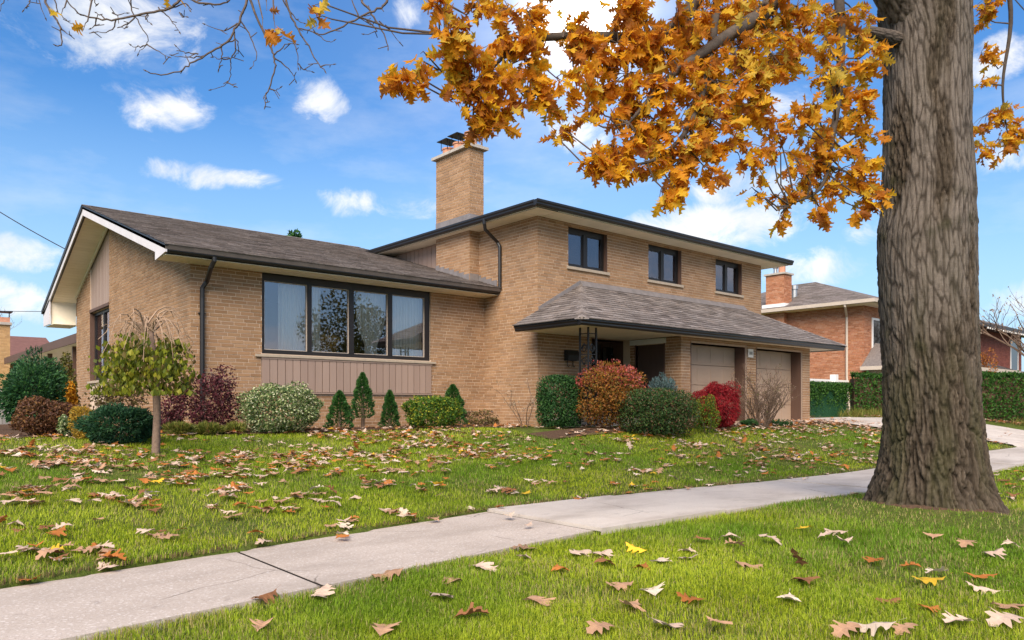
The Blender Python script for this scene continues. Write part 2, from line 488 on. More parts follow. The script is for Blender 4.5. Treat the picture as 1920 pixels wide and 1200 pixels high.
def joint(x):
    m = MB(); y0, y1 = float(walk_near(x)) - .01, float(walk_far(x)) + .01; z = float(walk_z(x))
    m.box(x - .0128, x + .0128, y0, y1, z - .12, z - .003); m.build('joint', 'joint_dirt_shadow', sw)  # near-black dirt fill; also paints the shadow line of the raised slab
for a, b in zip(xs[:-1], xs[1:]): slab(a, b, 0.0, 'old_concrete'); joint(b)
x = 4.80
i = 0
while x < 40:
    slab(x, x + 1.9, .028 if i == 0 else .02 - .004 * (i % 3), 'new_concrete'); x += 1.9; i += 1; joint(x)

# driveway and street
def sheet(name, fn, x0, x1, y0, y1, nx, ny, lift, matn, parent=None, kind='structure'):
    X, Y = np.meshgrid(np.linspace(0, 1, nx), np.linspace(0, 1, ny), indexing='ij')
    Yw = y0 + (y1 - y0) * Y
    a = x0(Yw) if callable(x0) else x0; b = x1(Yw) if callable(x1) else x1
    Xw = a + (b - a) * X
    Z = fn(Xw, Yw) + lift
    V = np.stack([Xw, Yw, Z], -1).reshape(-1, 3)
    i = (np.arange(nx - 1)[:, None] * ny + np.arange(ny - 1)[None, :]).ravel()
    F = np.stack([i, i + ny, i + ny + 1, i + 1], -1)
    o = link(name, np_mesh(name, V, F, matn, smooth=True), parent)
    if kind: o['kind'] = kind
    return o
sheet('driveway', gz, drive_left, lambda Y: 27.6 + .12 * (13 - Y), 5.96, 12.8, 30, 50, .022, 'new_concrete')
sheet('garage_apron', gz, 14.3, 20.39, 9.95, 10.74, 30, 8, .05, 'old_concrete')
sheet('driveway_apron', gz, 22.2, 28.0, -2.3, 4.40, 20, 40, .03, 'old_concrete')
sheet('street', lambda X, Y: -1.36 + 0 * X, -90., 160., -12.0, -2.35, 40, 6, .01, 'asphalt')
m = MB(); m.box(-90, 160, -2.35, -2.17, -1.5, -1.23); m.build('kerb', 'old_concrete', kind='structure')
# ------------------------------------------------------------------ masonry
BR_L, BR_H, JT = .227, .0552, .012
def visible_size(c, du, dn):
    """rough size in the picture of a piece with face width du, height dn at c; 0 outside the frame"""
    f = c.dot(FWD)
    if f < 1: return 0
    x = 960 + c.dot(RGT) / f * FPX; y = HOR - c.z / f * FPX
    if not (0 < x < 1920 and 0 < y < 1200): return 0
    return du * dn / (f * f)
class Masonry:
    def __init__(s): s.full = []; s.cut = []
    def face(s, axis, const, sgn, u0, u1, z0, z1, holes=(), top=None, proud=.006, depth=.05, base=G):
        """a wall face at axis=const whose outside looks along sgn; top(u) limits the height"""
        k0 = math.floor((z0 - base) / (BR_H + JT)); z = base + k0 * (BR_H + JT)
        row = k0
        while z < z1:
            za, zb = max(z, z0), min(z + BR_H, z1)
            if zb - za > .012:
                off = ((row % 2) * .5 + .13 * ((row * 7) % 3)) * (BR_L + JT)
                u = u0 - off
                while u < u1:
                    a, b = max(u, u0), min(u + BR_L, u1)
                    segs = [(a, b)]
                    for (h0, h1, hz0, hz1) in holes:
                        if hz0 < (za + zb) / 2 < hz1:
                            ns = []
                            for (p, q) in segs:
                                if q <= h0 or p >= h1: ns.append((p, q)); continue
                                if p < h0: ns.append((p, h0))
                                if q > h1: ns.append((h1, q))
                            segs = ns
                    for (p, q) in segs:
                        if q - p < .02: continue
                        if top is not None and zb > min(top(p), top(q)) + .0: continue
                        pr = proud + random.uniform(-.0025, .0025)
                        n0, n1 = const - sgn * depth * .3, const + sgn * pr
                        full = abs((q - p) - BR_L) < 1e-4 and abs((zb - za) - BR_H) < 1e-4
                        bx = (n0, n1, p, q, za, zb) if axis == 'x' else (p, q, n0, n1, za, zb)
                        c = Vector((const, (p + q) / 2, za)) if axis == 'x' else Vector(((p + q) / 2, const, za))
                        v = c.normalized()
                        fac = abs(v.x if axis == 'x' else v.y)
                        (s.full if full else s.cut).append((visible_size(c, (q - p) * fac, zb - za), axis, sgn, bx))
                    u += BR_L + JT
            z += BR_H + JT; row += 1
    @staticmethod
    def mesh(name, lst, m):
        if not lst: return None
        B = np.array([q[3] for q in lst])
        lo = np.minimum(B[:, 0::2], B[:, 1::2]); hi = np.maximum(B[:, 0::2], B[:, 1::2])
        pts = np.array([[0, 0, 0], [1, 0, 0], [1, 1, 0], [0, 1, 0], [0, 0, 1], [1, 0, 1], [1, 1, 1], [0, 1, 1]])
        V = lo[:, None, :] + (hi - lo)[:, None, :] * pts[None]
        fc = np.array([(0, 3, 2, 1), (4, 5, 6, 7), (0, 1, 5, 4), (1, 2, 6, 5), (2, 3, 7, 6), (3, 0, 4, 7)])
        F = (np.arange(len(B))[:, None, None] * 8 + fc[None]).reshape(-1, 4)
        return np_mesh(name, V.reshape(-1, 3), F, m)

def wall_box(mb, axis, c0, c1, u0, u1, z0, z1, holes=()):
    """a wall slab between c0 and c1 with rectangular openings, as butted boxes"""
    us = sorted({u0, u1, *[h for hh in holes for h in hh[:2] if u0 < h < u1]})
    zs = sorted({z0, z1, *[h for hh in holes for h in hh[2:] if z0 < h < z1]})
    for a, b in zip(us[:-1], us[1:]):
        run = None
        for c, d in zip(zs[:-1], zs[1:]):
            um, zm = (a + b) / 2, (c + d) / 2
            if any(h[0] < um < h[1] and h[2] < zm < h[3] for h in holes):
                if run: (mb.box(c0, c1, a, b, *run) if axis == 'x' else mb.box(a, b, c0, c1, *run)); run = None
                continue
            run = (run[0], d) if run else (c, d)
        if run: (mb.box(c0, c1, a, b, *run) if axis == 'x' else mb.box(a, b, c0, c1, *run))

# ------------------------------------------------------------------ the house
house = thing('house', (11.01, 13.8, G), 'large buff brick split-level house with black gutters, double garage and low gabled wing', 'house')
XL, XI, XR = 4.33, 11.01, 20.0             # gable wall, block side wall, block end
YP, YB, YG = 13.8, 11.95, 10.44            # picture window wall, block front, garage front
YN = 23.46                                 # back of the wing
ZW, ZB, ZP = 2.495, 4.10, 1.555            # soffit heights: wing, block, porch
RY, RZ = 19.55, 4.60                       # wing ridge
EY, EZ = 13.17, 2.68                       # wing front eave
FY, FZ = 24.75, 2.70                       # wing back eave
ZF = G - .12
def roof_z(y):
    return EZ + (RZ - EZ) * (y - EY) / (RY - EY) if y < RY else RZ + (FZ - RZ) * (y - RY) / (FY - RY)
def under(y): return roof_z(y) - .22

def XatY(px, Y):
    d = dirpx(px, 0); return d.x * Y / d.y
def YatX(px, X):
    d = dirpx(px, 0); return d.y * X / d.x

ms = Masonry()
back = MB()
# picture window wall
PW = (XatY(491, YP), XatY(807, YP), .963, ZW)
SIDE_P = (PW[0] - .02, PW[1] + .02, .21, .90)
wall_box(back, 'y', YP, YP + .22, XL + .22, XI, ZF, ZW, [PW])
ms.face('y', YP, -1, XL, XI, ZF, ZW, [(PW[0], PW[1], PW[2], ZW + 1), (SIDE_P[0], SIDE_P[1], .205, .965)])
# gable wall
GW = (YatX(205, XL), YatX(169, XL))          # window strip
GWZ = (.60, 2.36)
wall_box(back, 'x', XL, XL + .22, YP, YN, ZF, 2.30, [(GW[0], GW[1], GWZ[0], 2.30)])
prof = [(XL, YP, 2.30), (XL, YP, under(YP)), (XL, GW[0], under(GW[0])), (XL, GW[0], 2.30)]
back.extrude(prof, (.22, 0, 0))
back.extrude([(XL, GW[1], 2.30), (XL, GW[1], under(GW[1])), (XL, YN, under(YN)), (XL, YN, 2.30)], (.22, 0, 0))
back.extrude([(XL + .05, GW[0], GWZ[1]), (XL + .05, GW[0], under(GW[0])), (XL + .05, GW[1], under(GW[1])), (XL + .05, GW[1], GWZ[1])], (.17, 0, 0))
ms.face('x', XL, -1, YP, YN, ZF, 4.6, [(GW[0] - .01, GW[1] + .01, -.38, 9)], top=under)
wall_box(back, 'y', YN - .22, YN, XL + .22, XI, ZF, 2.5)
# block: side wall, front wall, end wall
wall_box(back, 'x', XI, XI + .22, YB, 21.2, ZF, ZB)
ms.face('x', XI, -1, YB, 14.0, ZF, ZB)
UW = [(11.95, 13.24), (14.78, 16.12), (17.68, 18.96)]
UZ = (3.13, 4.04)
DOOR = (12.72, 14.085)
wall_box(back, 'y', YB, YB + .22, XI + .22, XR, ZF, ZB, [(*u, *UZ) for u in UW] + [(DOOR[0], DOOR[1], -.30, ZP)])
ms.face('y', YB, -1, XI, XR, ZF, ZB, [(*u, *UZ) for u in UW] + [(DOOR[0], 30, -.6, 1.70)])
wall_box(back, 'x', XR - .22, XR, YB + .22, 21.2, ZF, ZB)
wall_box(back, 'y', 21.0, 21.2, XI + .22, XR - .22, ZF, ZB)
ms.face('x', XR, 1, YB, 21.2, ZF, ZB)
# garage
XG = 14.09
GD = [(14.46, 16.68), (17.25, 19.46)]
GZT = 1.43
wall_box(back, 'y', YG, YG + .3, XG, XR, ZF, ZP, [(*g, ZF, GZT) for g in GD])
ms.face('y', YG, -1, XG, XR, ZF, ZP, [(*g, -.7, GZT) for g in GD])
wall_box(back, 'x', XG, XG + .2, YG + .3, YB, ZF, ZP, [(10.93, 11.76, ZF, 1.42)])
ms.face('x', XG, -1, YG, YB, ZF, ZP, [(10.93, 11.76, -.7, 1.42)])
wall_box(back, 'x', XR - .2, XR, YG + .3, YB, ZF, ZP)
ms.face('x', XR, 1, YG, YB, ZF, ZP)
back.build('wall', 'buff_mortar', house)
for o in [MB()]:
    # recess round the front door
    o.box(DOOR[0] - .05, DOOR[0], YB + .22, YB + .6, ZF, ZP); o.box(DOOR[1], DOOR[1] + .05, YB + .22, YB + .6, ZF, ZP)
    o.box(DOOR[0] - .05, DOOR[1] + .05, YB + .6, YB + .65, ZF, ZP)
    o.build('entry_recess', 'jamb_brown', house)
    o = MB(); o.box(XI + .3, XG - .02, YG + .9, YB + .6, G - .1, -.30); o.build('porch_floor', 'cement', house)

# chimney
CH = (10.72, 11.14, 14.0, 15.36)
CZT = 6.07
chim = MB(); chim.box(CH[0], CH[1], CH[2], CH[3], 2.3, CZT)
chimney = chim.build('chimney', 'buff_mortar', house)
mc = Masonry()
mc.face('x', CH[0], -1, CH[2], CH[3], 2.6, CZT); mc.face('y', CH[2], -1, CH[0], CH[1], 2.6, CZT)
mc.face('x', CH[1], 1, CH[2], CH[3], 4.2, CZT); mc.face('y', CH[3], 1, CH[0], CH[1], 4.2, CZT)
me = Masonry.mesh('chimney_brickwork', mc.cut, 'buff_brick')
link('chimney_brickwork', me, chimney, kind='stuff')
m = MB(); m.box(CH[0] - .09, CH[1] + .09, CH[2] - .09, CH[3] + .09, CZT + .002, CZT + .07)
m.extrude([(CH[0] - .02, CH[2] - .02, CZT + .07), (CH[0] - .02, CH[3] + .02, CZT + .07), (CH[0] + .1, CH[3] - .1, CZT + .12), (CH[0] + .1, CH[2] + .1, CZT + .12)][:0] or
          [(CH[0] - .03, CH[2] - .03, CZT + .07), (CH[1] + .03, CH[2] - .03, CZT + .07), (CH[1] - .08, CH[2] - .03, CZT + .11), (CH[0] + .08, CH[2] - .03, CZT + .11)], (0, CH[3] - CH[2] + .06, 0))
m.build('chimney_cap', 'cement', chimney)
for i, (yy, hh) in enumerate([(14.22, .30), (14.68, .17), (15.13, .15)]):
    p = MB(); p.tube([(10.93, yy, CZT + .08), (10.93, yy, CZT + .11 + hh), ], [.15, .145], 14)
    p.tube([(10.93, yy, CZT + .10 + hh), (10.93, yy, CZT + .135 + hh)], [.165, .165], 14)
    p.build('chimney_pot', 'clay_pot', chimney)
    if i > 0:
        c = MB(); z = CZT + .14 + hh
        for sx in (-.13, .13):
            for sy in (-.13, .13): c.box(10.93 + sx - .006, 10.93 + sx + .006, yy + sy - .006, yy + sy + .006, z - .06, z + .16)
        c.box(10.93 - .22, 10.93 + .22, yy - .2, yy + .2, z + .16, z + .175)
        c.build('rain_cap', 'black_metal', chimney)
    else:
        c = MB(); z = CZT + .14 + hh
        for kz, rr in ((.10, .07), (.19, .10), (.28, .07)):
            c.tube([(10.93, yy, z + kz), (10.93, yy, z + kz + .02)], [rr, rr * .8], 12)
        c.tube([(10.93, yy, z), (10.93, yy, z + .32)], .012, 6)
        c.build('vent_finial', 'black_metal', chimney)
fl = MB()
fl.box(CH[0] - .012, CH[0] + .01, CH[2] - .012, CH[3] + .012, 4.2, 4.50); fl.box(CH[0] + .01, CH[1] + .012, CH[2] - .012, CH[2] + .01, 4.2, 4.50)
fl.build('flashing', 'flashing', chimney)

# individually built bricks: the 300 that show largest, half of them on the chimney
full_bm = {}
for ax in 'xy':
    b = MB()
    if ax == 'x': b.box(-.0105, .0105, -BR_L / 2, BR_L / 2, -BR_H / 2, BR_H / 2)
    else: b.box(-BR_L / 2, BR_L / 2, -.0105, .0105, -BR_H / 2, BR_H / 2)
    me = bpy.data.meshes.new('brick'); me.from_pydata(b.v, [], b.f); me.materials.append(MATS['buff_brick']); full_bm[ax] = me
def place_bricks(lst, parent, n):
    lst.sort(key=lambda q: -q[0])
    for q in lst[:n]:
        o = bpy.data.objects.new('brick', full_bm[q[1]]); COL.objects.link(o)
        b = q[3]; c = Vector(((b[0] + b[1]) / 2, (b[2] + b[3]) / 2, (b[4] + b[5]) / 2))
        o.parent = parent
        o.matrix_parent_inverse = Matrix.Translation(-world_loc(parent))
        o.location = c
    return lst[n:]
rest = place_bricks(ms.full, house, 297)
link('brickwork', Masonry.mesh('brickwork', rest + ms.cut, 'buff_brick'), house, kind='stuff')
restc = place_bricks(mc.full, chimney, 160)
if restc: link('chimney_brick_rest', Masonry.mesh('chimney_brick_rest', restc, 'buff_brick'), chimney, kind='stuff')

# ------------------------------------------------------------------ boards (vertical siding)
def boards(axis, const, sgn, u0, u1, z0, zt, width=.152, name='board', mt='siding', parent=None, gap=.014):
    n = max(1, round((u1 - u0) / width)); wd = (u1 - u0) / n
    for i in range(n):
        a, b = u0 + i * wd + gap / 2, u0 + (i + 1) * wd - gap / 2
        m = MB()
        t0 = zt(a) if callable(zt) else zt; t1 = zt(b) if callable(zt) else zt
        n0, n1 = const, const + sgn * (.022 + random.uniform(-.001, .001))
        if axis == 'x': m.extrude([(n0, a, z0), (n0, b, z0), (n0, b, t1), (n0, a, t0)], (n1 - n0, 0, 0))
        else: m.extrude([(a, n0, z0), (b, n0, z0), (b, n0, t1), (a, n0, t0)], (0, n1 - n0, 0))
        m.build(name, mt, parent or house)
    m = MB()                                      # the sheet the boards are fixed to
    t0 = zt(u0) if callable(zt) else zt; t1 = zt(u1) if callable(zt) else zt
    if axis == 'x': m.extrude([(const, u0, z0), (const, u1, z0), (const, u1, t1), (const, u0, t0)], (-sgn * .006, 0, 0))
    else: m.extrude([(u0, const, z0), (u1, const, z0), (u1, const, t1), (u0, const, t0)], (0, -sgn * .006, 0))
    m.build('board_backing', 'jamb_brown', parent or house)
boards('y', YP - .008, -1, SIDE_P[0] + .01, SIDE_P[1] - .01, SIDE_P[2] + .03, SIDE_P[3])
m = MB(); m.box(SIDE_P[0], SIDE_P[1], YP - .05, YP - .002, .205, .232); m.build('trim', 'siding', house)
m = MB(); m.box(SIDE_P[0], SIDE_P[1], YP - .04, YP - .002, .862, .900); m.build('trim', 'siding', house)
# gable: boards over and under the window
boards('x', XL + .045, -1, GW[0], GW[1], GWZ[1] + .08, lambda y: under(y) - .005)
boards('x', XL + .045, -1, GW[0], GW[1], -.06, GWZ[0] - .07)
m = MB(); m.box(XL - .02, XL + .044, GW[0], GW[1], GWZ[1] + .002, GWZ[1] + .075); m.build('trim', 'jamb_brown', house)
# block side wall above the wing roof
boards('x', XI - .012, -1, CH[3] + .005, 17.9, 2.9, ZB - .01, width=.19)

# ------------------------------------------------------------------ windows
def pane(parent, axis, c, u0, u1, z0, z1):
    m = MB()
    if axis == 'y': m.box(u0, u1, c, c + .006, z0, z1)
    else: m.box(c, c + .006, u0, u1, z0, z1)
    return m.build('pane', 'window_glass', parent)
def bar(parent, axis, c0, c1, u0, u1, z0, z1, name='frame', mt='frame_black'):
    m = MB()
    if axis == 'y': m.box(u0, u1, c0, c1, z0, z1)
    else: m.box(c0, c1, u0, u1, z0, z1)
    return m.build(name, mt, parent)
def room(x0, x1, y0, y1, z0, z1, open_side, name='room'):
    m = MB(); t = .04
    m.box(x0, x1, y0, y1, z0 - t, z0); m.box(x0, x1, y0, y1, z1, z1 + t)
    if open_side != 'y': m.box(x0, x1, y0 - t, y0, z0 - t, z1 + t)
    m.box(x0, x1, y1, y1 + t, z0 - t, z1 + t)
    if open_side != 'x': m.box(x0 - t, x0, y0, y1, z0 - t, z1 + t)
    m.box(x1, x1 + t, y0, y1, z0 - t, z1 + t)
    m.build(name, 'room', house)

# picture window
zb = PW[2] + .004
w0, w1, w2, w3 = PW[0] + .003, PW[1] - .003, zb, ZW - .004
yf0, yf1 = YP + .03, YP + .10
winm = MB()
winm.box(w0, w0 + .055, yf0, yf1, w2, w3); winm.box(w1 - .13, w1, yf0, yf1, w2, w3)
winm.box(w0 + .055, w1 - .13, yf0, yf1, w3 - .135, w3); winm.box(w0 + .055, w1 - .13, yf0, yf1, w2, w2 + .075)
picwin = winm.build('window', 'frame_black', house, label='wide four-pane picture window in a dark frame')
edges = [(497, 575), (583, 653), (662, 726), (734, 793)]
pr = []
for a, b in edges: pr.append((XatY(a, YP + .06), XatY(b, YP + .06)))
ztop, zbot = w3 - .135, w2 + .075
pr[0] = (w0 + .055, pr[0][1]); pr[3] = (pr[3][0], w1 - .13)
for (a, b), (c, d) in zip(pr[:-1], pr[1:]):
    bar(picwin, 'y', yf0 - .008, yf1 - .002, b, c, zbot, ztop, 'mullion')
for a, b in pr:
    pane(picwin, 'y', YP + .07, a, b, zbot, ztop)
    g = MB(); e = .012
    g.box(a, b, YP + .045, YP + .066, zbot, zbot + e); g.box(a, b, YP + .045, YP + .066, ztop - e, ztop)
    g.box(a, a + e, YP + .045, YP + .066, zbot + e, ztop - e); g.box(b - e, b, YP + .045, YP + .066, zbot + e, ztop - e)
    g.build('glazing_bead', 'beige_metal', picwin)
def sill(axis, c, sgn, u0, u1, z0, z1, over=.06, parent=None):
    n = 3 if u1 - u0 > 2 else 1
    for i in range(n):
        m = MB(); a = u0 + (u1 - u0) * i / n + .002; b = u0 + (u1 - u0) * (i + 1) / n - .002
        p0, p1 = c + .1 * -sgn, c + over * sgn
        if axis == 'y': m.extrude([(a, p0, z0), (a, p1, z0 + .0), (a, p1, z1 - .012), (a, p0, z1)], (b - a, 0, 0))
        else: m.extrude([(p0, a, z0), (p1, a, z0), (p1, a, z1 - .012), (p0, a, z1)], (0, b - a, 0))
        m.build('sill', 'sill_stone', parent or house)
sill('y', YP, -1, XatY(480, YP - .06), XatY(818, YP - .06), .900, .960)
room(XL + .3, XI - .05, YP + .225, 18.5, .1, 2.6, 'y')

# gable window
gz0, gz1 = GWZ
gwm = MB()
for (a, b, c, d) in [(GW[0], GW[0] + .07, gz0, gz1), (GW[1] - .07, GW[1], gz0, gz1), (GW[0] + .07, GW[1] - .07, gz0, gz0 + .07), (GW[0] + .07, GW[1] - .07, gz1 - .08, gz1)]:
    gwm.box(XL + .10, XL + .17, a + .002, b - .002, c + .002, d - .002)
gwin = gwm.build('window', 'frame_black', house)
mid = (GW[0] + GW[1]) / 2
bar(gwin, 'x', XL + .095, XL + .165, mid - .05, mid + .05, gz0 + .07, gz1 - .08, 'mullion')
pane(gwin, 'x', XL + .13, GW[0] + .07, mid - .05, gz0 + .07, gz1 - .08); pane(gwin, 'x', XL + .13, mid + .05, GW[1] - .07, gz0 + .07, gz1 - .08)
m = MB(); m.box(XL - .004, XL + .10, GW[1] - .012, GW[1] + .012, gz0, gz1); m.build('reveal', 'jamb_brown', house)
sill('x', XL, -1, GW[0] - .08, GW[1] + .06, gz0 - .065, gz0 - .002)
room(XL + .24, 9, 18.9, 22.9, .1, 2.6, 'x')
# basement window below
m = MB(); m.box(XL + .02, XL + .06, GW[0], GW[1], -.37, -.07); m.build('basement_window', 'dark_glass', house)

# upper windows
for i, (a, b) in enumerate(UW):
    z0, z1 = UZ
    m = MB(); y0, y1 = YB + .095, YB + .165
    zt = z1 - .11
    m.box(a + .002, a + .05, y0, y1, z0, z1); m.box(b - .05, b - .002, y0, y1, z0, z1)
    m.box(a + .05, b - .05, y0, y1, zt, z1); m.box(a + .05, b - .05, y0, y1, z0, z0 + .05)
    wn = m.build('window', 'frame_black', house)
    mid = (a + b) / 2
    bar(wn, 'y', y0 - .01, y1 - .003, mid - .06, mid + .06, z0 + .05, zt, 'mullion')
    for (p, q) in ((a + .05, mid - .06), (mid + .06, b - .05)):
        e = .035
        s = MB(); s.box(p, p + e, y0 + .012, y1 - .012, z0 + .05, zt); s.box(q - e, q, y0 + .012, y1 - .012, z0 + .05, zt)
        s.box(p + e, q - e, y0 + .012, y1 - .012, z0 + .05, z0 + .085); s.box(p + e, q - e, y0 + .012, y1 - .012, zt - .035, zt)
        s.build('sash', 'frame_black', wn)
        pane(wn, 'y', y0 + .03, p + e, q - e, z0 + .085, zt - .035)
    r = MB(); r.box(b - .004, b + .012, YB - .008, y0, z0, z1); r.build('reveal', 'jamb_brown', wn)
    sill('y', YB, -1, a - .06, b + .06, z0 - .075, z0 - .002, .05, wn)
    room(a - .3, b + .4, YB + .225, YB + 2.5, z0 - .5, 4.08, 'y')

# ------------------------------------------------------------------ garage doors, side door, front door
for g0, g1 in GD:
    d0, d1 = g0 + .01, g1 - .01
    fr = MB(); fr.box(d0, d1, YG + .285, YG + .30, ZF, GZT)
    gd = fr.build('garage_door', 'jamb_brown', house)
    n = 4; h = (GZT + .50) / n
    for k in range(n):
        p = MB(); z0 = -.50 + k * h; z1 = z0 + h - .004
        p.extrude([(d0, YG + .284, z0), (d0, YG + .264, z0 + .006), (d0, YG + .264, z1 - .006), (d0, YG + .284, z1)], (d1 - d0, 0, 0))
        for q in range(4):                       # raised fields
            wq = (d1 - d0) / 4; a = d0 + q * wq + .05; b = a + wq - .1
            p.box(a, b, YG + .258, YG + .2645, z0 + .07, z1 - .07)
        p.build('panel', 'garage_paint', gd)
    j = MB(); j.box(g1 - .004, g1 + .03, YG - .02, YG + .27, ZF, GZT); j.build('jamb', 'jamb_brown', gd)
    j = MB(); j.box(g0 - .02, g0 + .004, YG - .012, YG + .27, ZF, GZT); j.build('jamb', 'jamb_brown', gd)
    j = MB(); j.box(g1 + .031, g1 + .075, YG - .028, YG - .004, ZF, GZT + .05); j.build('jamb_trim', 'garage_paint', gd)
    j = MB(); j.box(g1 + .0752, g1 + .10, YG - .02, YG - .004, ZF, GZT + .05); j.build('jamb_seal', 'jamb_brown', gd)
    j = MB(); j.box(g0 - .02, g1 + .03, YG - .02, YG + .284, GZT, GZT + .05); j.build('header', 'garage_paint', gd)
sd = MB(); sd.box(XG + .05, XG + .1, 10.93, 11.76, -.45, 1.42); sdo = sd.build('side_door', 'side_door', house)
h = MB(); h.tube([(XG + .03, 11.05, .45), (XG + .03, 11.05, .55)], .02, 8); h.build('handle', 'steel', sdo)
j = MB(); j.box(XG - .015, XG + .05, 11.76, 11.80, ZF, 1.46); j.box(XG - .015, XG + .05, 10.89, 10.93, ZF, 1.46); j.build('door_frame', 'jamb_brown', sdo)
j = MB(); j.box(XG - .05, XG - .008, 10.86, 11.93, 1.43, ZP - .004); j.build('lintel_trim', 'white_paint', sdo)
fd = MB(); fd.box(DOOR[0] + .06, DOOR[1] - .5, YB + .5, YB + .55, -.3, ZP - .1); fdo = fd.build('front_door', 'frame_black', house)
for q in range(3):
    pn = MB(); pn.box(DOOR[0] + .14, DOOR[1] - .58, YB + .485, YB + .499, -.18 + q * .52, .24 + q * .52); pn.build('door_panel', 'dark_glass', fdo)
h = MB(); h.tube([(DOOR[1] - .56, YB + .46, .62), (DOOR[1] - .56, YB + .46, .78)], .014, 8); h.build('handle', 'steel', fdo)
sl = MB(); sl.box(DOOR[1] - .42, DOOR[1] - .06, YB + .5, YB + .52, -.2, ZP - .15); sl.build('sidelight', 'dark_glass', house)

# ------------------------------------------------------------------ soffits, fascias, gutters
def soffit_strip(name, axis, u0, u1, a0, a1, z, wd=.10, mt='soffit', za=None, zb=None):
    """soffit made of narrow boards that run from a0 to a1, butted along u"""
    m = MB(); n = max(1, round((u1 - u0) / wd)); w_ = (u1 - u0) / n
    za = z if za is None else za; zb = z if zb is None else zb
    for i in range(n):
        p, q = u0 + i * w_ + .003, u0 + (i + 1) * w_ - .003
        if axis == 'x': m.extrude([(p, a0, za), (q, a0, za), (q, a1, zb), (p, a1, zb)], (0, 0, .012))
        else: m.extrude([(a0, p, za), (a0, q, za), (a1, q, zb), (a1, p, zb)], (0, 0, .012))
    m.box(*( (u0, u1, a0, a1) if axis == 'x' else (a0, a1, u0, u1)), max(za, zb) + .013, max(za, zb) + .02) if za == zb else None
    return m.build(name, mt, house, kind='stuff')
GPROF = [(0, 0), (.075, 0), (.095, .03), (.095, .055), (.12, .085), (.12, .125), (.105, .125), (.105, .11), (0, .11)]
def gutter(p0, p1, outdir, z, name='gutter'):
    """K-profile gutter from p0 to p1 (x, y); outdir points away from the wall"""
    o = Vector((outdir[0], outdir[1], 0)); a = Vector((p0[0], p0[1], z)); b = Vector((p1[0], p1[1], z))
    m = MB()
    m.extrude([a + o * (q[0] - .12) + Vector((0, 0, q[1])) for q in GPROF], b - a)
    return m.build(name, 'black_metal', house)

# wing
XO = 3.73                                      # rake overhang edge
soffit_strip('soffit', 'x', XO + .62, XI - .004, EY + .12, YP - .01, ZW, za=ZW + .02, zb=ZW + .004)
soffit_strip('soffit', 'x', XO + .03, XO + .62, EY + .12, YP, ZW, za=ZW + .02, zb=ZW + .004)
gutter((XO + .03, EY), (XI - .012, EY), (0, -1), EZ - .135)
m = MB(); m.box(XO + .03, XI - .004, EY + .122, EY + .14, ZW + .03, EZ - .03); m.build('fascia', 'frame_black', house)
# rake boards, sloping soffit
def slope_board(name, x0, x1, y0, y1, dz0, dz1, mt):
    m = MB(); m.extrude([(x0, y0, roof_z(y0) + dz0), (x0, y1, roof_z(y1) + dz0), (x0, y1, roof_z(y1) + dz1), (x0, y0, roof_z(y0) + dz1)], (x1 - x0, 0, 0))
    return m.build(name, mt, house)
slope_board('barge_board', XO, XO + .028, YP - .018, RY, -.235, -.035, 'barge_white')
slope_board('barge_board', XO, XO + .028, RY, FY, -.235, -.05, 'barge_white')
slope_board('drip_edge', XO - .02, XO + .04, EY - .02, RY, -.034, .004, 'frame_black')
slope_board('drip_edge', XO - .03, XO + .04, RY, FY + .1, -.10, .004, 'frame_black')
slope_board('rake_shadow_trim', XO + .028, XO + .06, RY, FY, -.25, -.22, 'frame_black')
sm = MB()
for (ya, yb, n) in ((YP, RY, 44), (RY, FY - .12, 40)):
    for i in range(n):
        p, q = ya + (yb - ya) * i / n, ya + (yb - ya) * (i + 1) / n
        p += .004; q -= .004
        sm.extrude([(XO + .06, p, under(p)), (XO + .06, q, under(q)), (XL + .05, q, under(q)), (XL + .05, p, under(p))], (0, 0, .012))
sm.build('rake_soffit', 'soffit', house, kind='stuff')
slope_board('frieze_trim', XL - .04, XL - .004, YP + .05, RY, -.29, -.222, 'soffit')
slope_board('frieze_trim', XL - .04, XL - .004, RY, YN, -.29, -.222, 'soffit')
# eave returns
m = MB(); m.extrude([(XO, EY + .02, EZ - .035), (XO, EY + .02, ZW + .05), (XO, YP - .02, ZW - .01), (XO, YP - .02, roof_z(YP - .02) - .036)], (.03, 0, 0)); m.build('eave_return', 'barge_white', house)
m = MB(); m.box(XO + .05, XL + .05, YN + .35, YN + .38, FZ - .50, FZ + .12); m.box(XO + .05, XL + .05, YN + .02, FY - .1, FZ - .52, FZ - .502); m.build('eave_return', 'soffit', house)
m = MB(); m.extrude([(XO, YN + .3, FZ - .5), (XO, FY - .05, FZ - .5), (XO, FY - .05, FZ - .1), (XO, YN + .3, FZ + .2)], (.03, 0, 0)); m.build('eave_return', 'barge_white', house)
m = MB(); m.box(XO, XI, FY - .09, FY + .03, FZ - .14, FZ - .01); m.build('gutter', 'black_metal', house)
# roof deck of the wing
m = MB()
XE = 13.2
m.extrude([(XO, EY - .02, EZ - .02), (XO, RY, RZ - .02), (XO, RY, RZ - .09), (XO, EY + .02, EZ - .09)], (XI - XO, 0, 0))
m.extrude([(XO, RY, RZ), (XO, FY, FZ), (XO, FY, FZ - .07), (XO, RY, RZ - .07)], (XI - XO, 0, 0))
wroof = m.build('roof', 'shingle_far', house)

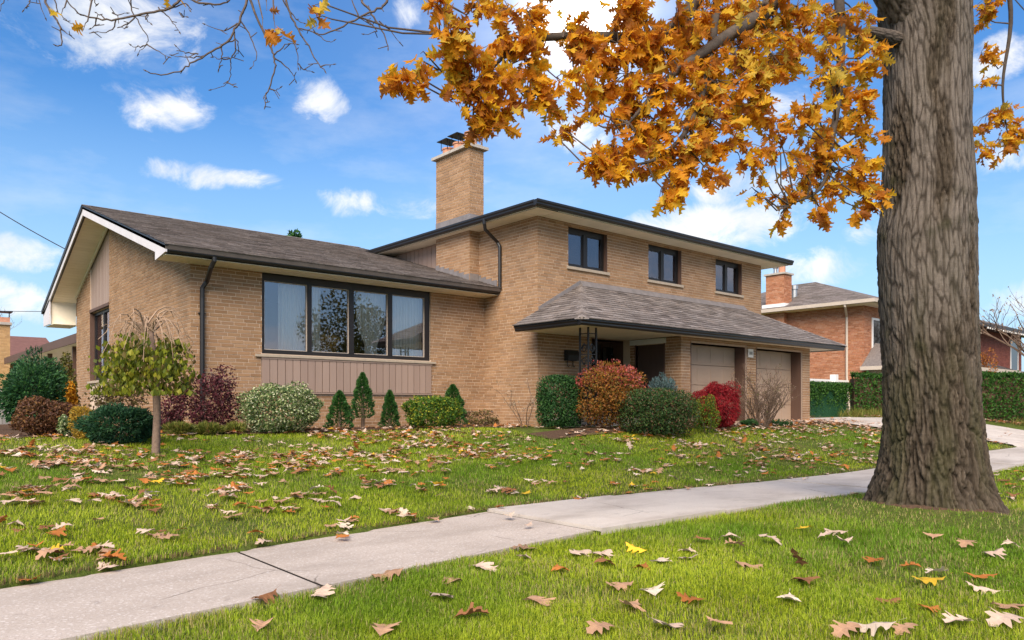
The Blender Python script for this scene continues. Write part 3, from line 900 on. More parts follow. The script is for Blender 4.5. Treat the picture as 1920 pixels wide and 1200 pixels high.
def shingle_plane(O, e, s, length, umin, umax, name, parent, nmax=0, tab=.30, exp=.142, mt='shingle_grey', cond=None):
    """courses of tabs on the plane through O with eave direction e and up-slope s"""
    e = Vector(e).normalized(); s = Vector(s).normalized(); n = e.cross(s).normalized()
    if n.z < 0: n = -n
    items = []
    rows = int(length / exp) + 1
    for r in range(rows):
        s0 = r * exp; s1 = min(s0 + exp + .03, length)
        if s1 - s0 < .03: continue
        a, b = umin(s0), umax(s0); a1, b1 = umin(s1), umax(s1)
        u = a - random.random() * tab
        while u < b:
            p, q = max(u, a), min(u + tab - .006, b)
            u += tab
            if q - p < .03: continue
            pt, qt = max(p, a1), min(q, b1)
            if qt < pt + .01: pt = qt = min(max((p + q) / 2, a1), b1); 
            th = .010 + (random.random() < .4) * .006
            lo = s0 - random.uniform(0, .008)
            vs = [O + e * p + s * lo, O + e * q + s * lo, O + e * qt + s * s1, O + e * pt + s * s1]
            vs = vs + [vs[0] + n * (th + .006), vs[1] + n * (th + .006), vs[2] + n * .003, vs[3] + n * .003]
            c = (vs[0] + vs[2]) / 2
            items.append((visible_size(c, q - p, exp), vs))
    items.sort(key=lambda q: -q[0])
    fs = [(4, 5, 6, 7), (0, 1, 5, 4), (1, 2, 6, 5), (2, 3, 7, 6), (3, 0, 4, 7)]
    for sz, vs in items[:nmax]:
        m = MB(); m.add(vs, fs); m.build('shingle', mt, parent)
    m = MB()
    for sz, vs in items[nmax:]: m.add(vs, fs)
    if m.v: m.build(name, mt, parent, kind='stuff')
sl_ = Vector((0, RY - EY, RZ - EZ))
shingle_plane(Vector((XO - .02, EY - .03, EZ - .015)), (1, 0, 0), sl_, sl_.length + .02, lambda s: 0, lambda s: XI - XO + .0, 'shingle_courses', wroof, 0)
m = MB()
k = 0
xx = XO - .02
while xx < XI - .2:
    m.extrude([(xx, RY - .13, RZ - .022), (xx, RY, RZ + .022), (xx, RY + .13, RZ - .022), (xx, RY, RZ + .005)], (.145 if k % 2 else .142, 0, 0)); xx += .15; k += 1
m.build('ridge_cap', 'shingle_grey', wroof, kind='stuff')
# step flashing against the block and chimney
fm = MB()
for (x, ya, yb) in ((XI - .022, EY + .15, CH[2] - .002), (CH[0] - .024, CH[2] + .0, CH[3])):
    yy = ya
    while yy < yb:
        y2 = min(yy + .2, yb)
        fm.extrude([(x, yy, roof_z(yy) - .03), (x, y2, roof_z(y2) - .03), (x, y2, roof_z(yy) + .15), (x, yy, roof_z(yy) + .15)], (.015, 0, 0)); yy = y2 + .001
fm.box(CH[0], XI - .03, CH[2] - .022, CH[2] - .008, roof_z(14) - .03, roof_z(14) + .16)
fm.build('step_flashing', 'flashing', house)

# upper block
BE = (10.41, 20.72, 11.30, 21.8)
soffit_strip('soffit', 'x', BE[0] + .7, BE[1] - .12, BE[2] + .12, YB - .008, ZB, .12)
soffit_strip('soffit', 'y', BE[2] + .12, BE[3], BE[0] + .12, XI - .004 + .09, ZB, .12)
soffit_strip('soffit', 'y', YB, BE[3], XR + .01, BE[1] - .12, ZB, .12)
ZGB = ZB + .02
gutter((BE[0], BE[2]), (BE[1], BE[2]), (0, -1), ZGB)
gutter((BE[0], BE[2] + .12), (BE[0], BE[3]), (-1, 0), ZGB)
gutter((BE[1], BE[2] + .12), (BE[1], BE[3]), (1, 0), ZGB)
m = MB()
m.box(BE[0] + .12, BE[1] - .12, BE[2] + .121, BE[2] + .14, ZB, ZB + .13); m.box(BE[0] + .121, BE[0] + .14, BE[2] + .14, BE[3], ZB, ZB + .13); m.box(BE[1] - .14, BE[1] - .121, BE[2] + .14, BE[3], ZB, ZB + .13)
m.build('fascia', 'frame_black', house)
zt = ZGB + .115; P = .22
hx = (BE[3] - BE[2]) / 2
rz = zt + P * hx
m = MB()
x0, x1, y0, y1 = BE
ym = (y0 + y1) / 2
m.add([(x0, y0, zt), (x1, y0, zt), (x1, y1, zt), (x0, y1, zt), (x0 + hx, ym, rz), (x1 - hx + .2, ym, rz)],
      [(0, 1, 5, 4), (1, 2, 5), (2, 3, 4, 5), (3, 0, 4), (0, 3, 2, 1)])
m.build('roof', 'shingle_grey', house)

# porch and garage roof
PE = (10.32, 21.12, 9.95); PZ = 1.665
PT = (12.36, 19.02, YB - .01, 2.735)
m = MB()
x0, x1, y0 = PE
m.add([(x0, y0, PZ - .02), (x1, y0, PZ - .02), (PT[1], PT[2], PT[3] - .02), (PT[0], PT[2], PT[3] - .02), (x0, PT[2], PZ - .02), (x1, PT[2], PZ - .02)],
      [(0, 1, 2, 3), (0, 3, 4), (1, 5, 2), (0, 4, 5, 1), (4, 3, 2, 5)])
proof = m.build('roof', 'shingle_far', house)
sv = Vector((0, PT[2] - y0, PT[3] - PZ)); L = sv.length
shingle_plane(Vector((x0, y0 - .03, PZ - .012)), (1, 0, 0), sv, L, lambda s: (PT[0] - x0) * s / L, lambda s: (x1 - x0) - (x1 - PT[1]) * s / L, 'shingle_courses', proof, 200)
sv2 = Vector((PT[0] - x0, 0, PT[3] - PZ)); L2 = sv2.length
shingle_plane(Vector((x0 - .03, y0, PZ - .012)), (0, 1, 0), sv2, L2, lambda s: (PT[2] - y0) * s / L2, lambda s: PT[2] - y0, 'shingle_courses', proof, 90)
sv3 = Vector((PT[1] - x1, 0, PT[3] - PZ)); L3 = sv3.length
shingle_plane(Vector((x1 + .03, y0, PZ - .012)), (0, 1, 0), sv3, L3, lambda s: (PT[2] - y0) * s / L3, lambda s: PT[2] - y0, 'shingle_courses', proof, 0)
hm = MB()
for (A, B) in (((x0, y0, PZ), (PT[0], PT[2], PT[3])), ((x1, y0, PZ), (PT[1], PT[2], PT[3]))):
    A = Vector(A); B = Vector(B); d = B - A; n = 19; sd_ = d.cross(Vector((0, 0, 1))).normalized()
    for i in range(n):
        a = A + d * (i / n); b = A + d * ((i + 1) / n + .01)
        hm.add([a + sd_ * .14 + Vector((0, 0, -.035)), a + Vector((0, 0, .03)), a - sd_ * .14 + Vector((0, 0, -.035)),
                b + sd_ * .14 + Vector((0, 0, -.045)), b + Vector((0, 0, .02)), b - sd_ * .14 + Vector((0, 0, -.045))], [(0, 1, 4, 3), (1, 2, 5, 4), (0, 2, 1)])
hm.build('hip_cap', 'shingle_grey', proof, kind='stuff')
fm = MB()
fm.extrude([(PT[0] - .05, YB - .02, PT[3] - .04), (PT[0] - .05, YB - .02, PT[3] + .085), (PT[0] - .05, YB - .007, PT[3] + .10), (PT[0] - .05, YB - .13, PT[3] - .02)][:3] + [(PT[0] - .05, YB - .14, PT[3] - .045)], (PT[1] - PT[0] + .1, 0, 0))
fm.extrude([(XI + .02, YB - .03, PZ + .30), (XI + .02, YB - .03, PZ + .46), (PT[0] - .06, YB - .03, PT[3] + .09), (PT[0] - .06, YB - .03, PT[3] - .05)], (0, .022, 0))
fm.build('flashing', 'flashing', house)
ps = MB()
nb = 60
for i in range(nb):
    a = x0 + .12 + (x1 - x0 - .24) * i / nb; b = x0 + .12 + (x1 - x0 - .24) * (i + 1) / nb
    ps.box(a + .003, b - .003, y0 + .12, YB - .008 if a < XG - .25 else YG - .008 if b < XR else YB, ZP, ZP + .012)
ps.build('porch_soffit', 'soffit_far', house, kind='stuff')
zg = PZ - .13
gutter((x0, y0), (x1, y0), (0, -1), zg); gutter((x0, y0 + .12), (x0, YB - .01), (-1, 0), zg); gutter((x1, y0 + .12), (x1, YB + .3), (1, 0), zg)
# porch post of wrought iron: three bars with scroll panels
pc = MB()
bx, by = 10.95, 10.38
bars = [(bx, by), (bx + .23, by), (bx, by + .23)]
for (px, py) in bars: pc.box(px - .016, px + .016, py - .016, py + .016, -.42, ZP)
for z in (-.35, .1, .55, 1.0, 1.42):
    pc.box(bx - .01, bx + .24, by - .008, by + .008, z, z + .018); pc.box(bx - .008, bx + .008, by, by + .24, z, z + .018)
post = pc.build('porch_post', 'iron', house)
sc = MB()
for (ox, oy, ux, uy) in ((bx, by, 1, 0), (bx, by, 0, 1)):
    for z0 in (-.30, -.04, .22, .48, .74, 1.0):
        for sgn in (1, -1):
            pts = []
            for k in range(15):
                a = k / 14 * 2.6 * math.pi; rr = .085 * (1 - k / 22)
                cx = .115 + sgn * rr * math.cos(a); cz = z0 + .12 + rr * math.sin(a)
                pts.append((ox + ux * cx, oy + uy * cx, cz))
            sc.tube(pts, .0075, 4)
        for k in range(4):                        # leaf ornaments
            a = random.random() * 6.28
            cx = .115 + .05 * math.cos(a); cz = z0 + .12 + .07 * math.sin(a)
            sc.add([(ox + ux * cx, oy + uy * cx - .01, cz), (ox + ux * (cx + .035), oy + uy * (cx + .035) - .01, cz + .02), (ox + ux * cx, oy + uy * cx - .01, cz + .06), (ox + ux * (cx - .035), oy + uy * (cx - .035) - .01, cz + .02)], [(0, 1, 2, 3)])
sc.build('scroll_panel', 'iron', post)
# downspouts
def downspout(pts, r=.036, straps=()):
    m = MB(); m.tube(pts, r, 8); o = m.build('downspout', 'black_metal', house)
    for (x, y, z) in straps:
        s = MB(); s.box(x - .06, x + .06, y - .012, y + .045, z, z + .02); s.build('strap', 'black_metal', o)
xd = XatY(379, YP - .05); xt = XatY(404, EY)
downspout([(xt, EY + .06, EZ - .12), (xt, EY + .06, ZW - .0), (xt - .03, EY + .12, ZW - .1), (xd + .06, YP - .12, 2.20), (xd, YP - .06, 2.08), (xd, YP - .05, 1.9), (xd, YP - .05, -.3), (xd, YP - .15, -.4)], .042, [(xd, YP - .05, 1.62), (xd, YP - .05, .5)])
yd = 13.17
xs_ = XI - .05
downspout([(BE[0] + .05, YatX(905, BE[0]), ZGB + .05), (BE[0] + .05, YatX(905, BE[0]), ZB - .05), (BE[0] + .1, YatX(907, BE[0] + .1) - .05, ZB - .16), (XI - .08, yd + .05, 3.72), (xs_, yd, 3.62), (xs_, yd, 3.4), (xs_, yd, EZ - .03)], .04)
downspout([(BE[1] - .35, 12.6, ZB), (BE[1] - .35, 12.6, ZB - .1), (XR + .12, 12.55, ZB - .24), (XR + .05, 12.5, ZB - .3), (XR + .05, 12.5, PZ + .6)], .04)
downspout([(XR + .08, YG + .25, ZP), (XR + .08, YG + .25, ZP - .12), (XR + .05, YG + .3, ZP - .25), (XR + .05, YG + .3, -.4)], .04)

# ------------------------------------------------------------------ things on and in the house
mb = thing('mailbox', (XatY(1071, YB - .06), YB, .2), 'black wall mailbox hanging beside the porch post', 'mailbox')
mx = XatY(1071, YB - .06); m = MB()
m.extrude([(mx - .17, YB - .008, .98), (mx - .17, YB - .13, .98), (mx - .17, YB - .15, 1.12), (mx - .17, YB - .10, 1.20), (mx - .17, YB - .008, 1.20)], (.34, 0, 0)); m.build('box', 'iron', mb)
m = MB(); m.extrude([(mx - .18, YB - .16, 1.10), (mx - .18, YB - .105, 1.215), (mx - .18, YB - .01, 1.215), (mx - .18, YB - .01, 1.203), (mx - .18, YB - .105, 1.203), (mx - .18, YB - .15, 1.10)], (.36, 0, 0)); m.build('lid', 'iron', mb)
for sx in (-.09, .09):
    m = MB(); m.tube([(mx + sx, YB - .03, .98), (mx + sx, YB - .03, .86), (mx + sx, YB - .07, .84), (mx + sx, YB - .09, .87)], .008, 5); m.build('hook', 'iron', mb)
pxa, pxb = XatY(1403, YG - .03), XatY(1412.5, YG - .03)
pq = thing('house_number_plaque', (pxa, YG, 1.0), 'small cream house number plaque on the brick pier between the garage doors', 'number plaque')
m = MB(); m.box(pxa, pxb, YG - .032, YG - .012, 1.19, 1.40); m.build('plate', 'plaque', pq)
tc = bpy.data.curves.new('digits', 'FONT'); tc.body = '101'; tc.size = .115; tc.extrude = .002; tc.align_x = 'CENTER'
tc.materials.append(MATS['ink'])
tmp = bpy.data.objects.new('digits_curve', tc); COL.objects.link(tmp); bpy.context.view_layer.update()
to = bpy.data.objects.new('digits', bpy.data.meshes.new_from_object(tmp.evaluated_get(bpy.context.evaluated_depsgraph_get()))); COL.objects.link(to); bpy.data.objects.remove(tmp); to.parent = pq
to.matrix_parent_inverse = Matrix.Translation(-world_loc(pq)); to.location = ((pxa + pxb) / 2, YG - .036, 1.255); to.rotation_euler = (R(90), 0, 0)

def curtain(name, x0, x1, z0, z1, y, label, tie=None, amp=.03, freq=13, grp=None):
    n = int((x1 - x0) * freq * 6) + 8
    vs = []; fs = []
    rows = 10
    for r in range(rows + 1):
        z = z1 + (z0 - z1) * r / rows
        pinch = 1.0
        if tie is not None:
            pinch = 1 - .62 * math.exp(-((z - tie) / .35) ** 2) if z > tie else .38 + .12 * (tie - z) / max(tie - z0, .01)
        for i in range(n + 1):
            u = i / n
            x = (x0 + x1) / 2 + (u - .5) * (x1 - x0) * pinch
            yy = y + amp * (math.sin(u * (x1 - x0) * freq * 6.283) + .4 * math.sin(u * (x1 - x0) * freq * 2.7 + 1)) * (1 if pinch > .8 else .7)
            vs.append((x, yy, z))
    for r in range(rows):
        for i in range(n):
            a = r * (n + 1) + i; fs.append((a, a + 1, a + n + 2, a + n + 1))
    m = MB(); m.add(vs, fs); o = m.build(name, 'curtain', None, smooth=True)
    tag(o, label, 'curtain', grp)
    return o
yc = YP + .27
curtain('curtain', XatY(522, yc), XatY(577, yc), .98, 2.45, yc, 'white sheer curtain hanging straight in the leftmost picture window pane')
curtain('curtain', XatY(581, yc), XatY(600, yc), .98, 2.45, yc, 'narrow white curtain edge in the second picture window pane')
curtain('curtain', XatY(668, yc), XatY(722, yc), .98, 2.45, yc, 'white curtain tied back low in the third picture window pane', tie=1.18)
curtain('curtain', XatY(735, yc), XatY(800, yc), .98, 2.45, yc, 'pleated white sheer curtain filling the rightmost picture window pane')
yu = YB + .24
curtain('curtain', UW[0][0] + .04, UW[0][1] - .05, 3.15, 3.95, yu, 'white sheer curtain behind the upper window nearest the chimney')
curtain('curtain', UW[1][0] + .04, UW[1][0] + .42, 3.15, 3.95, yu, 'pale patterned curtain in the middle upper window')
curtain('curtain', UW[2][0] + .06, UW[2][0] + .34, 3.15, 3.95, yu, 'pale curtain in the upper window farthest from the chimney')
lampx = XatY(614, YP + .6)
lp = thing('table_lamp', (lampx, YP + .6, .9), 'amber glass lamp shade standing inside the picture window', 'lamp')
m = MB(); ly = YP + .6
m.tube([(lampx, ly, 1.02), (lampx, ly, 1.10), (lampx, ly, 1.3), (lampx, ly, 1.4), (lampx, ly, 1.44)], [.13, .2, .27, .25, .2], 12); m.build('shade', 'amber_shade', lp)
m = MB(); m.tube([(lampx, ly, .6), (lampx, ly, 1.02)], .04, 8); m.build('base', 'amber_shade', lp)
m = MB(); m.tube([(lampx - .1, ly, 1.44), (lampx, ly, 1.58), (lampx + .1, ly, 1.44)], .012, 5); m.build('handle', 'amber_shade', lp)
tb = thing('side_table', (lampx, ly, .1), 'low dark table under the amber lamp in the picture window', 'table')
m = MB(); m.box(lampx - .4, lampx + .4, ly - .12, ly + .4, .56, .6); m.build('table_top', 'jamb_brown', tb)
for sx in (-.36, .36):
    for sy in (-.08, .36):
        m = MB(); m.box(lampx + sx - .02, lampx + sx + .02, ly + sy - .02, ly + sy + .02, .1, .56); m.build('leg', 'jamb_brown', tb)
# ------------------------------------------------------------------ foliage helpers
def unit(v): return v / np.maximum(np.linalg.norm(v, axis=-1, keepdims=True), 1e-9)
def diamonds(C, D, N, L, W, fold=.25):
    """pointed leaves: centres C, axis D, normal N, length L, width W"""
    D = unit(D); S = unit(np.cross(D, N)); N = np.cross(S, D)
    L = L[:, None]; W = W[:, None]
    a = C - D * L * .5; b = C + S * W * .5 + N * W * fold; c = C + D * L * .5; d = C - S * W * .5 + N * W * fold
    V = np.stack([a, b, c, d], 1).reshape(-1, 3)
    k = np.arange(len(C))[:, None] * 4
    F = np.concatenate([k + np.array([[0, 1, 2]]), k + np.array([[0, 2, 3]])], 0)
    return V, F
def rand_dir(n):
    return unit(RNG.normal(size=(n, 3)))

LEAFMATS = {}
def leaf_mat(name, cols, trans=.35, rough=.55, spec=.3):
    return mat(name, cols, rough, spec, trans=trans)
leaf_mat('yew', [(.022, .075, .018), (.032, .10, .022), (.018, .06, .018), (.055, .14, .028), (.028, .085, .022)], .3)
leaf_mat('cedar', [(.026, .085, .03), (.04, .12, .035), (.02, .07, .03), (.055, .15, .035), (.03, .10, .03)], .3)
leaf_mat('juniper', [(.02, .07, .032), (.03, .095, .042), (.016, .055, .026), (.045, .12, .042)], .3)
leaf_mat('spruce', [(.03, .10, .022), (.045, .14, .028), (.022, .075, .02), (.065, .17, .03)], .3)
leaf_mat('variegated', [(.42, .46, .22), (.08, .14, .035), (.05, .10, .03), (.55, .56, .36), (.10, .17, .04), (.30, .36, .14), (.07, .12, .03)], .3)
leaf_mat('goldgreen', [(.05, .13, .012), (.09, .18, .016), (.035, .09, .012), (.34, .34, .03), (.06, .14, .015), (.14, .22, .02)], .35)
leaf_mat('burgundy', [(.10, .022, .03), (.14, .035, .04), (.07, .018, .024), (.18, .06, .06), (.05, .02, .02)], .3)
leaf_mat('barberry', [(.12, .05, .022), (.16, .07, .028), (.09, .035, .02), (.2, .10, .03), (.07, .035, .016)], .3)
leaf_mat('yellow', [(.50, .30, .03), (.42, .25, .03), (.55, .36, .05), (.30, .2, .03), (.2, .17, .03)], .4)
leaf_mat('golden', [(.68, .36, .02), (.6, .28, .02), (.72, .42, .04), (.5, .25, .03)], .4)
leaf_mat('olive', [(.09, .10, .02), (.13, .13, .025), (.06, .07, .018), (.19, .16, .03)], .35)
leaf_mat('olive_brown', [(.10, .075, .025), (.14, .10, .03), (.07, .05, .02), (.17, .15, .05), (.10, .06, .045)], .3)
leaf_mat('flame_top', [(.46, .08, .07), (.52, .13, .11), (.36, .06, .05), (.50, .11, .05), (.56, .22, .19)], .35)
leaf_mat('flame_mid', [(.30, .12, .02), (.25, .085, .018), (.34, .16, .025), (.20, .10, .02), (.16, .12, .02)], .35)
leaf_mat('blue_spruce', [(.13, .21, .2), (.18, .27, .26), (.10, .16, .16), (.22, .31, .30)], .2)
leaf_mat('boxwood', [(.04, .085, .02), (.055, .115, .026), (.03, .06, .016), (.095, .135, .03), (.14, .08, .04), (.045, .09, .022), (.03, .065, .016)], .3)
leaf_mat('crimson', [(.25, .007, .013), (.32, .010, .018), (.18, .006, .011), (.40, .025, .028)], .4)
leaf_mat('mulberry', [(.17, .20, .016), (.24, .27, .02), (.11, .14, .014), (.34, .32, .03), (.085, .105, .013), (.16, .12, .03)], .45)
leaf_mat('hedge_leaf', [(.03, .095, .012), (.045, .13, .016), (.022, .07, .01), (.07, .17, .02), (.035, .10, .014)], .35)
leaf_mat('dry_leaf', [(.38, .27, .19), (.30, .2, .12), (.45, .35, .26)], .3)
leaf_mat('dry_brown', [(.20, .125, .085), (.26, .17, .12), (.15, .10, .07), (.16, .14, .05)], .3)
leaf_mat('straw_green', [(.16, .18, .03), (.24, .2, .05), (.10, .13, .02), (.2, .22, .04)], .35)
leaf_mat('orange_leaf', [(.36, .13, .03), (.42, .18, .04), (.28, .1, .03)], .35)
OAKC = [(.64, .27, .02), (.72, .35, .02), (.50, .19, .025), (.78, .43, .022), (.58, .23, .022), (.68, .31, .02), (.40, .15, .03), (.80, .50, .03)]
leaf_mat('oak_leaf', OAKC, .62, .6, .25)
leaf_mat('oak_leaf_gold', [(.58, .36, .03), (.62, .42, .05), (.5, .36, .05)], .5, .6, .25)
mat('bark_twig', [(.10, .075, .06)], .9, .2, noise=(30, .3))
mat('bark_pale', [(.36, .25, .17), (.32, .22, .15)], .9, .2, noise=(20, .25))
mat('bark_stem', [(.15, .10, .07), (.19, .13, .095), (.12, .08, .055)], .9, .2, noise=(30, .3))
mat('bark_limb', [(.07, .056, .045)], .95, .15, noise=(9, .35, (1, 1, 1)), bump=(18, .8))

def crown_points(n, c, rx, ry, rz, lumps=10, lump=.42, inner=.55, flat_bottom=True, core_share=.25, p=2.0):
    """points in a lumpy ellipsoid, more of them near its skin; returns points and outward directions"""
    cs = rand_dir(lumps); cs[:, 2] = cs[:, 2] * .9 + .08
    cs = cs * (1 - lump * .75)
    lr = lump * RNG.uniform(.75, 1.2, lumps)
    k = np.where(RNG.random(n) < core_share, lumps + 1, RNG.integers(0, lumps, n))
    d = rand_dir(n); r = RNG.uniform(inner, 1, n) ** .6
    P = np.empty((n, 3))
    core = k >= lumps
    dq = d / (np.abs(d) ** p).sum(1, keepdims=True) ** (1 / p)
    P[core] = dq[core] * (r[core] * (.84 if p < 3 else 1.0))[:, None]
    q = ~core
    P[q] = cs[k[q]] + d[q] * (lr[k[q]] * r[q])[:, None]
    P = P / np.percentile(np.abs(P), 98.5, axis=0)[None]
    out = unit(P + d * .3)
    if flat_bottom: P[:, 2] = np.where(P[:, 2] < -.92, -.92 + RNG.random(n) * .2, P[:, 2])
    P = P * np.array([rx, ry, rz]) + np.array(c)
    return P, out

def crown(n, c, rx, ry, rz, L, W, m, parent, name='crown', droop=0.0, spiky=.5, up=0.0, **kw):
    P, out = crown_points(n, c, rx, ry, rz, **kw)
    g = c[2] - rz
    D = unit(out * spiky + rand_dir(n) * (1.0 - spiky * .6) + np.array([0, 0, up - droop]))
    N = unit(out + rand_dir(n) * .7)
    V, F = diamonds(P, D, N, L * RNG.uniform(.7, 1.35, n), W * RNG.uniform(.7, 1.3, n))
    me = np_mesh(name, V, F, m)
    return link(name, me, parent)

def stems(parent, base, n, spread, height, r=.012, m='bark_stem', name='stem'):
    for i in range(n):
        a = random.random() * 6.283; s = spread * random.uniform(.4, 1)
        b = Vector(base) + Vector((random.uniform(-.06, .06), random.uniform(-.06, .06), -.05))
        e = b + Vector((math.cos(a) * s, math.sin(a) * s, height * random.uniform(.7, 1)))
        mid = (b + e) / 2 + Vector((random.uniform(-.05, .05), random.uniform(-.05, .05), .08))
        mm = MB(); mm.tube([b, mid, e], [r, r * .8, r * .4], 5); mm.build(name, m, parent)

def place(px, py, lo=4.0):
    p, t = on_ground(px, py, lo)
    return p, t
def shrub(name, label, cat, px, py, wpx, hpx, m, n=2600, L=.05, W=.03, depth=1.0, Y=None, nst=3, group=None, stem_h=.6, lift=.0, **kw):
    """px, py: foot of the plant in the picture; wpx, hpx: its width and height there"""
    if Y is None: p, t = place(px, py)
    else:
        d = dirpx(px, py); t = Y / d.y; p = d * t; p.z = gzf(p.x, p.y)
    wd = wpx * t / FPX; ht = hpx * t / FPX
    top = (HOR - (py - hpx)) / FPX * t
    ht = top - p.z
    e = thing(name, (p.x, p.y, p.z), label, cat, group)
    rz = ht * (1 - lift) / 2
    crown(n, (p.x, p.y, top - rz), wd / 2, wd / 2 * depth, rz, L, W, m, e, **kw)
    if nst: stems(e, p, nst, wd * .25, ht * stem_h)
    return e, p, wd, ht

def fillbox(e, p, wd, ht):
    pass

# ------------------------------------------------------------------ planting in front of the house
shrub('cedar_shrub', 'large dark green layered conifer left of the brown barberry mound', 'shrub', 62, 800, 108, 120, 'cedar', 9000, .07, .03, lumps=26, lump=.3, Y=16.2, spiky=.8, core_share=.35)
shrub('cedar_shrub', 'bluish green conifer rising behind the large layered conifer', 'shrub', 66, 790, 74, 132, 'juniper', 4200, .08, .03, lumps=16, lump=.35, Y=17.6, spiky=.9)
shrub('olive_shrub', 'olive green leafy shrub under the rear eave beside the wing', 'shrub', 118, 790, 56, 118, 'olive', 2600, .07, .045, Y=19.5, lumps=9)
shrub('yellow_shrub', 'golden yellow shrub at the back corner of the wing', 'shrub', 121, 800, 40, 84, 'golden', 1700, .075, .055, Y=17.3, lumps=8)
shrub('barberry', 'wide brown-red barberry mound on the left lawn edge', 'shrub', 88, 819, 100, 70, 'barberry', 5200, .045, .03, Y=13.1, core_share=.5, lumps=14, lump=.35)
shrub('pale_shrub', 'small pale green shrub between brown barberry and yellow spirea', 'shrub', 124, 821, 32, 40, 'variegated', 900, .05, .035, Y=12.5, lumps=6)
shrub('spirea', 'yellow spirea under the gable wall beside the juniper', 'shrub', 160, 826, 50, 62, 'yellow', 2600, .035, .018, Y=12.2, lumps=9, spiky=.7)
shrub('spreading_juniper', 'low dark green spreading juniper left of the weeping tree', 'shrub', 224, 834, 122, 70, 'juniper', 7500, .06, .022, Y=11.5, core_share=.45, p=2.6, lumps=24, lump=.28, depth=.8, spiky=.8)
shrub('sparse_shrub', 'sparse olive brown shrub behind the weeping tree', 'shrub', 226, 810, 100, 108, 'olive_brown', 1500, .06, .04, Y=14.9, lumps=9, lump=.5, nst=5, inner=.2)
shrub('burgundy_shrub', 'tall burgundy shrub with dark stems under the wing downspout', 'shrub', 396, 806, 106, 112, 'burgundy', 3000, .052, .035, Y=12.75, lumps=10, lump=.45, nst=5, depth=.7, inner=.3, lift=.08)
shrub('burgundy_shrub', 'smaller burgundy shrub just right of the weeping tree trunk', 'shrub', 322, 806, 56, 86, 'burgundy', 1400, .052, .035, Y=13.1, lumps=6, nst=3, inner=.3)
for i, (px, wd, lb) in enumerate([(335, 56, 'under the smaller burgundy shrub'), (392, 62, 'under the tall burgundy shrub'), (440, 44, 'left of the white-edged euonymus')]):
    shrub('ground_plant', 'low yellow-green perennial clump ' + lb, 'plant', px, 822, wd, 28, 'straw_green', 700, .10, .022, Y=12.35, nst=0, lumps=6, spiky=.9, up=.5, group='perennials along the wing wall')
shrub('euonymus', 'round white-variegated euonymus below the left end of the siding', 'shrub', 526, 812, 142, 88, 'variegated', 10000, .042, .028, Y=12.3, lumps=22, lump=.3, depth=.75, core_share=.5, p=2.5)
def dwarf_spruce(px, py, wpx, top, label, Y, trunk=.0, n=3000):
    d = dirpx(px, py); t = Y / d.y; x = d.x * t; z0 = gzf(x, Y); zt = (HOR - top) / FPX * t; r = wpx / 2 * t / FPX
    e = thing('dwarf_spruce', (x, Y, z0), label, 'conifer', 'dwarf spruces along the picture window wall')
    zb = z0 + trunk
    u = RNG.random(n) ** .75; a = RNG.uniform(0, 6.283, n)
    lump_ = 1 + .16 * np.sin(a * 5 + u * 9) + .12 * np.sin(u * 26 + a * 2)
    rad = r * np.clip(np.minimum((1 - u) ** .62 * 1.02, .55 + u * 4), 0, 1) * lump_ * RNG.uniform(.6, 1, n) ** .35
    P = np.stack([x + rad * np.cos(a), Y + rad * np.sin(a), zb + u * (zt - zb)], -1)
    out = np.stack([np.cos(a), np.sin(a), .55 + 0 * a], -1)
    V, F = diamonds(P, out + rand_dir(n) * .6, out + rand_dir(n), .06 * RNG.uniform(.7, 1.3, n), .022 * RNG.uniform(.7, 1.3, n))
    link('crown', np_mesh('crown', V, F, 'spruce'), e)
    m_ = MB(); m_.tube([(x, Y, z0 - .05), (x + .01, Y, zb + .1), (x, Y, zt - .3)], [.04, .035, .015], 7); m_.build('trunk', 'bark_stem', e)
dwarf_spruce(637, 807, 54, 733, 'short broad dwarf spruce right of the white-variegated euonymus', 12.7)
dwarf_spruce(680, 803, 46, 699, 'tallest dwarf spruce on a short bare trunk', 12.85, .22)
dwarf_spruce(731, 804, 38, 732, 'slim dwarf spruce right of the tallest one', 12.8)
dwarf_spruce(849, 800, 58, 721, 'dwarf spruce behind the yellow-green euonymus', 13.1, n=3600)
shrub('euonymus', 'yellow-green euonymus mound between two dwarf spruces', 'shrub', 812, 806, 108, 62, 'goldgreen', 7000, .045, .03, Y=12.25, lumps=16, lump=.3, depth=.8, core_share=.5, p=2.5)
shrub('ground_plant', 'low sprawling dark plant at the inner house corner', 'plant', 902, 800, 66, 30, 'olive_brown', 700, .06, .03, Y=12.9, nst=3, lumps=6)

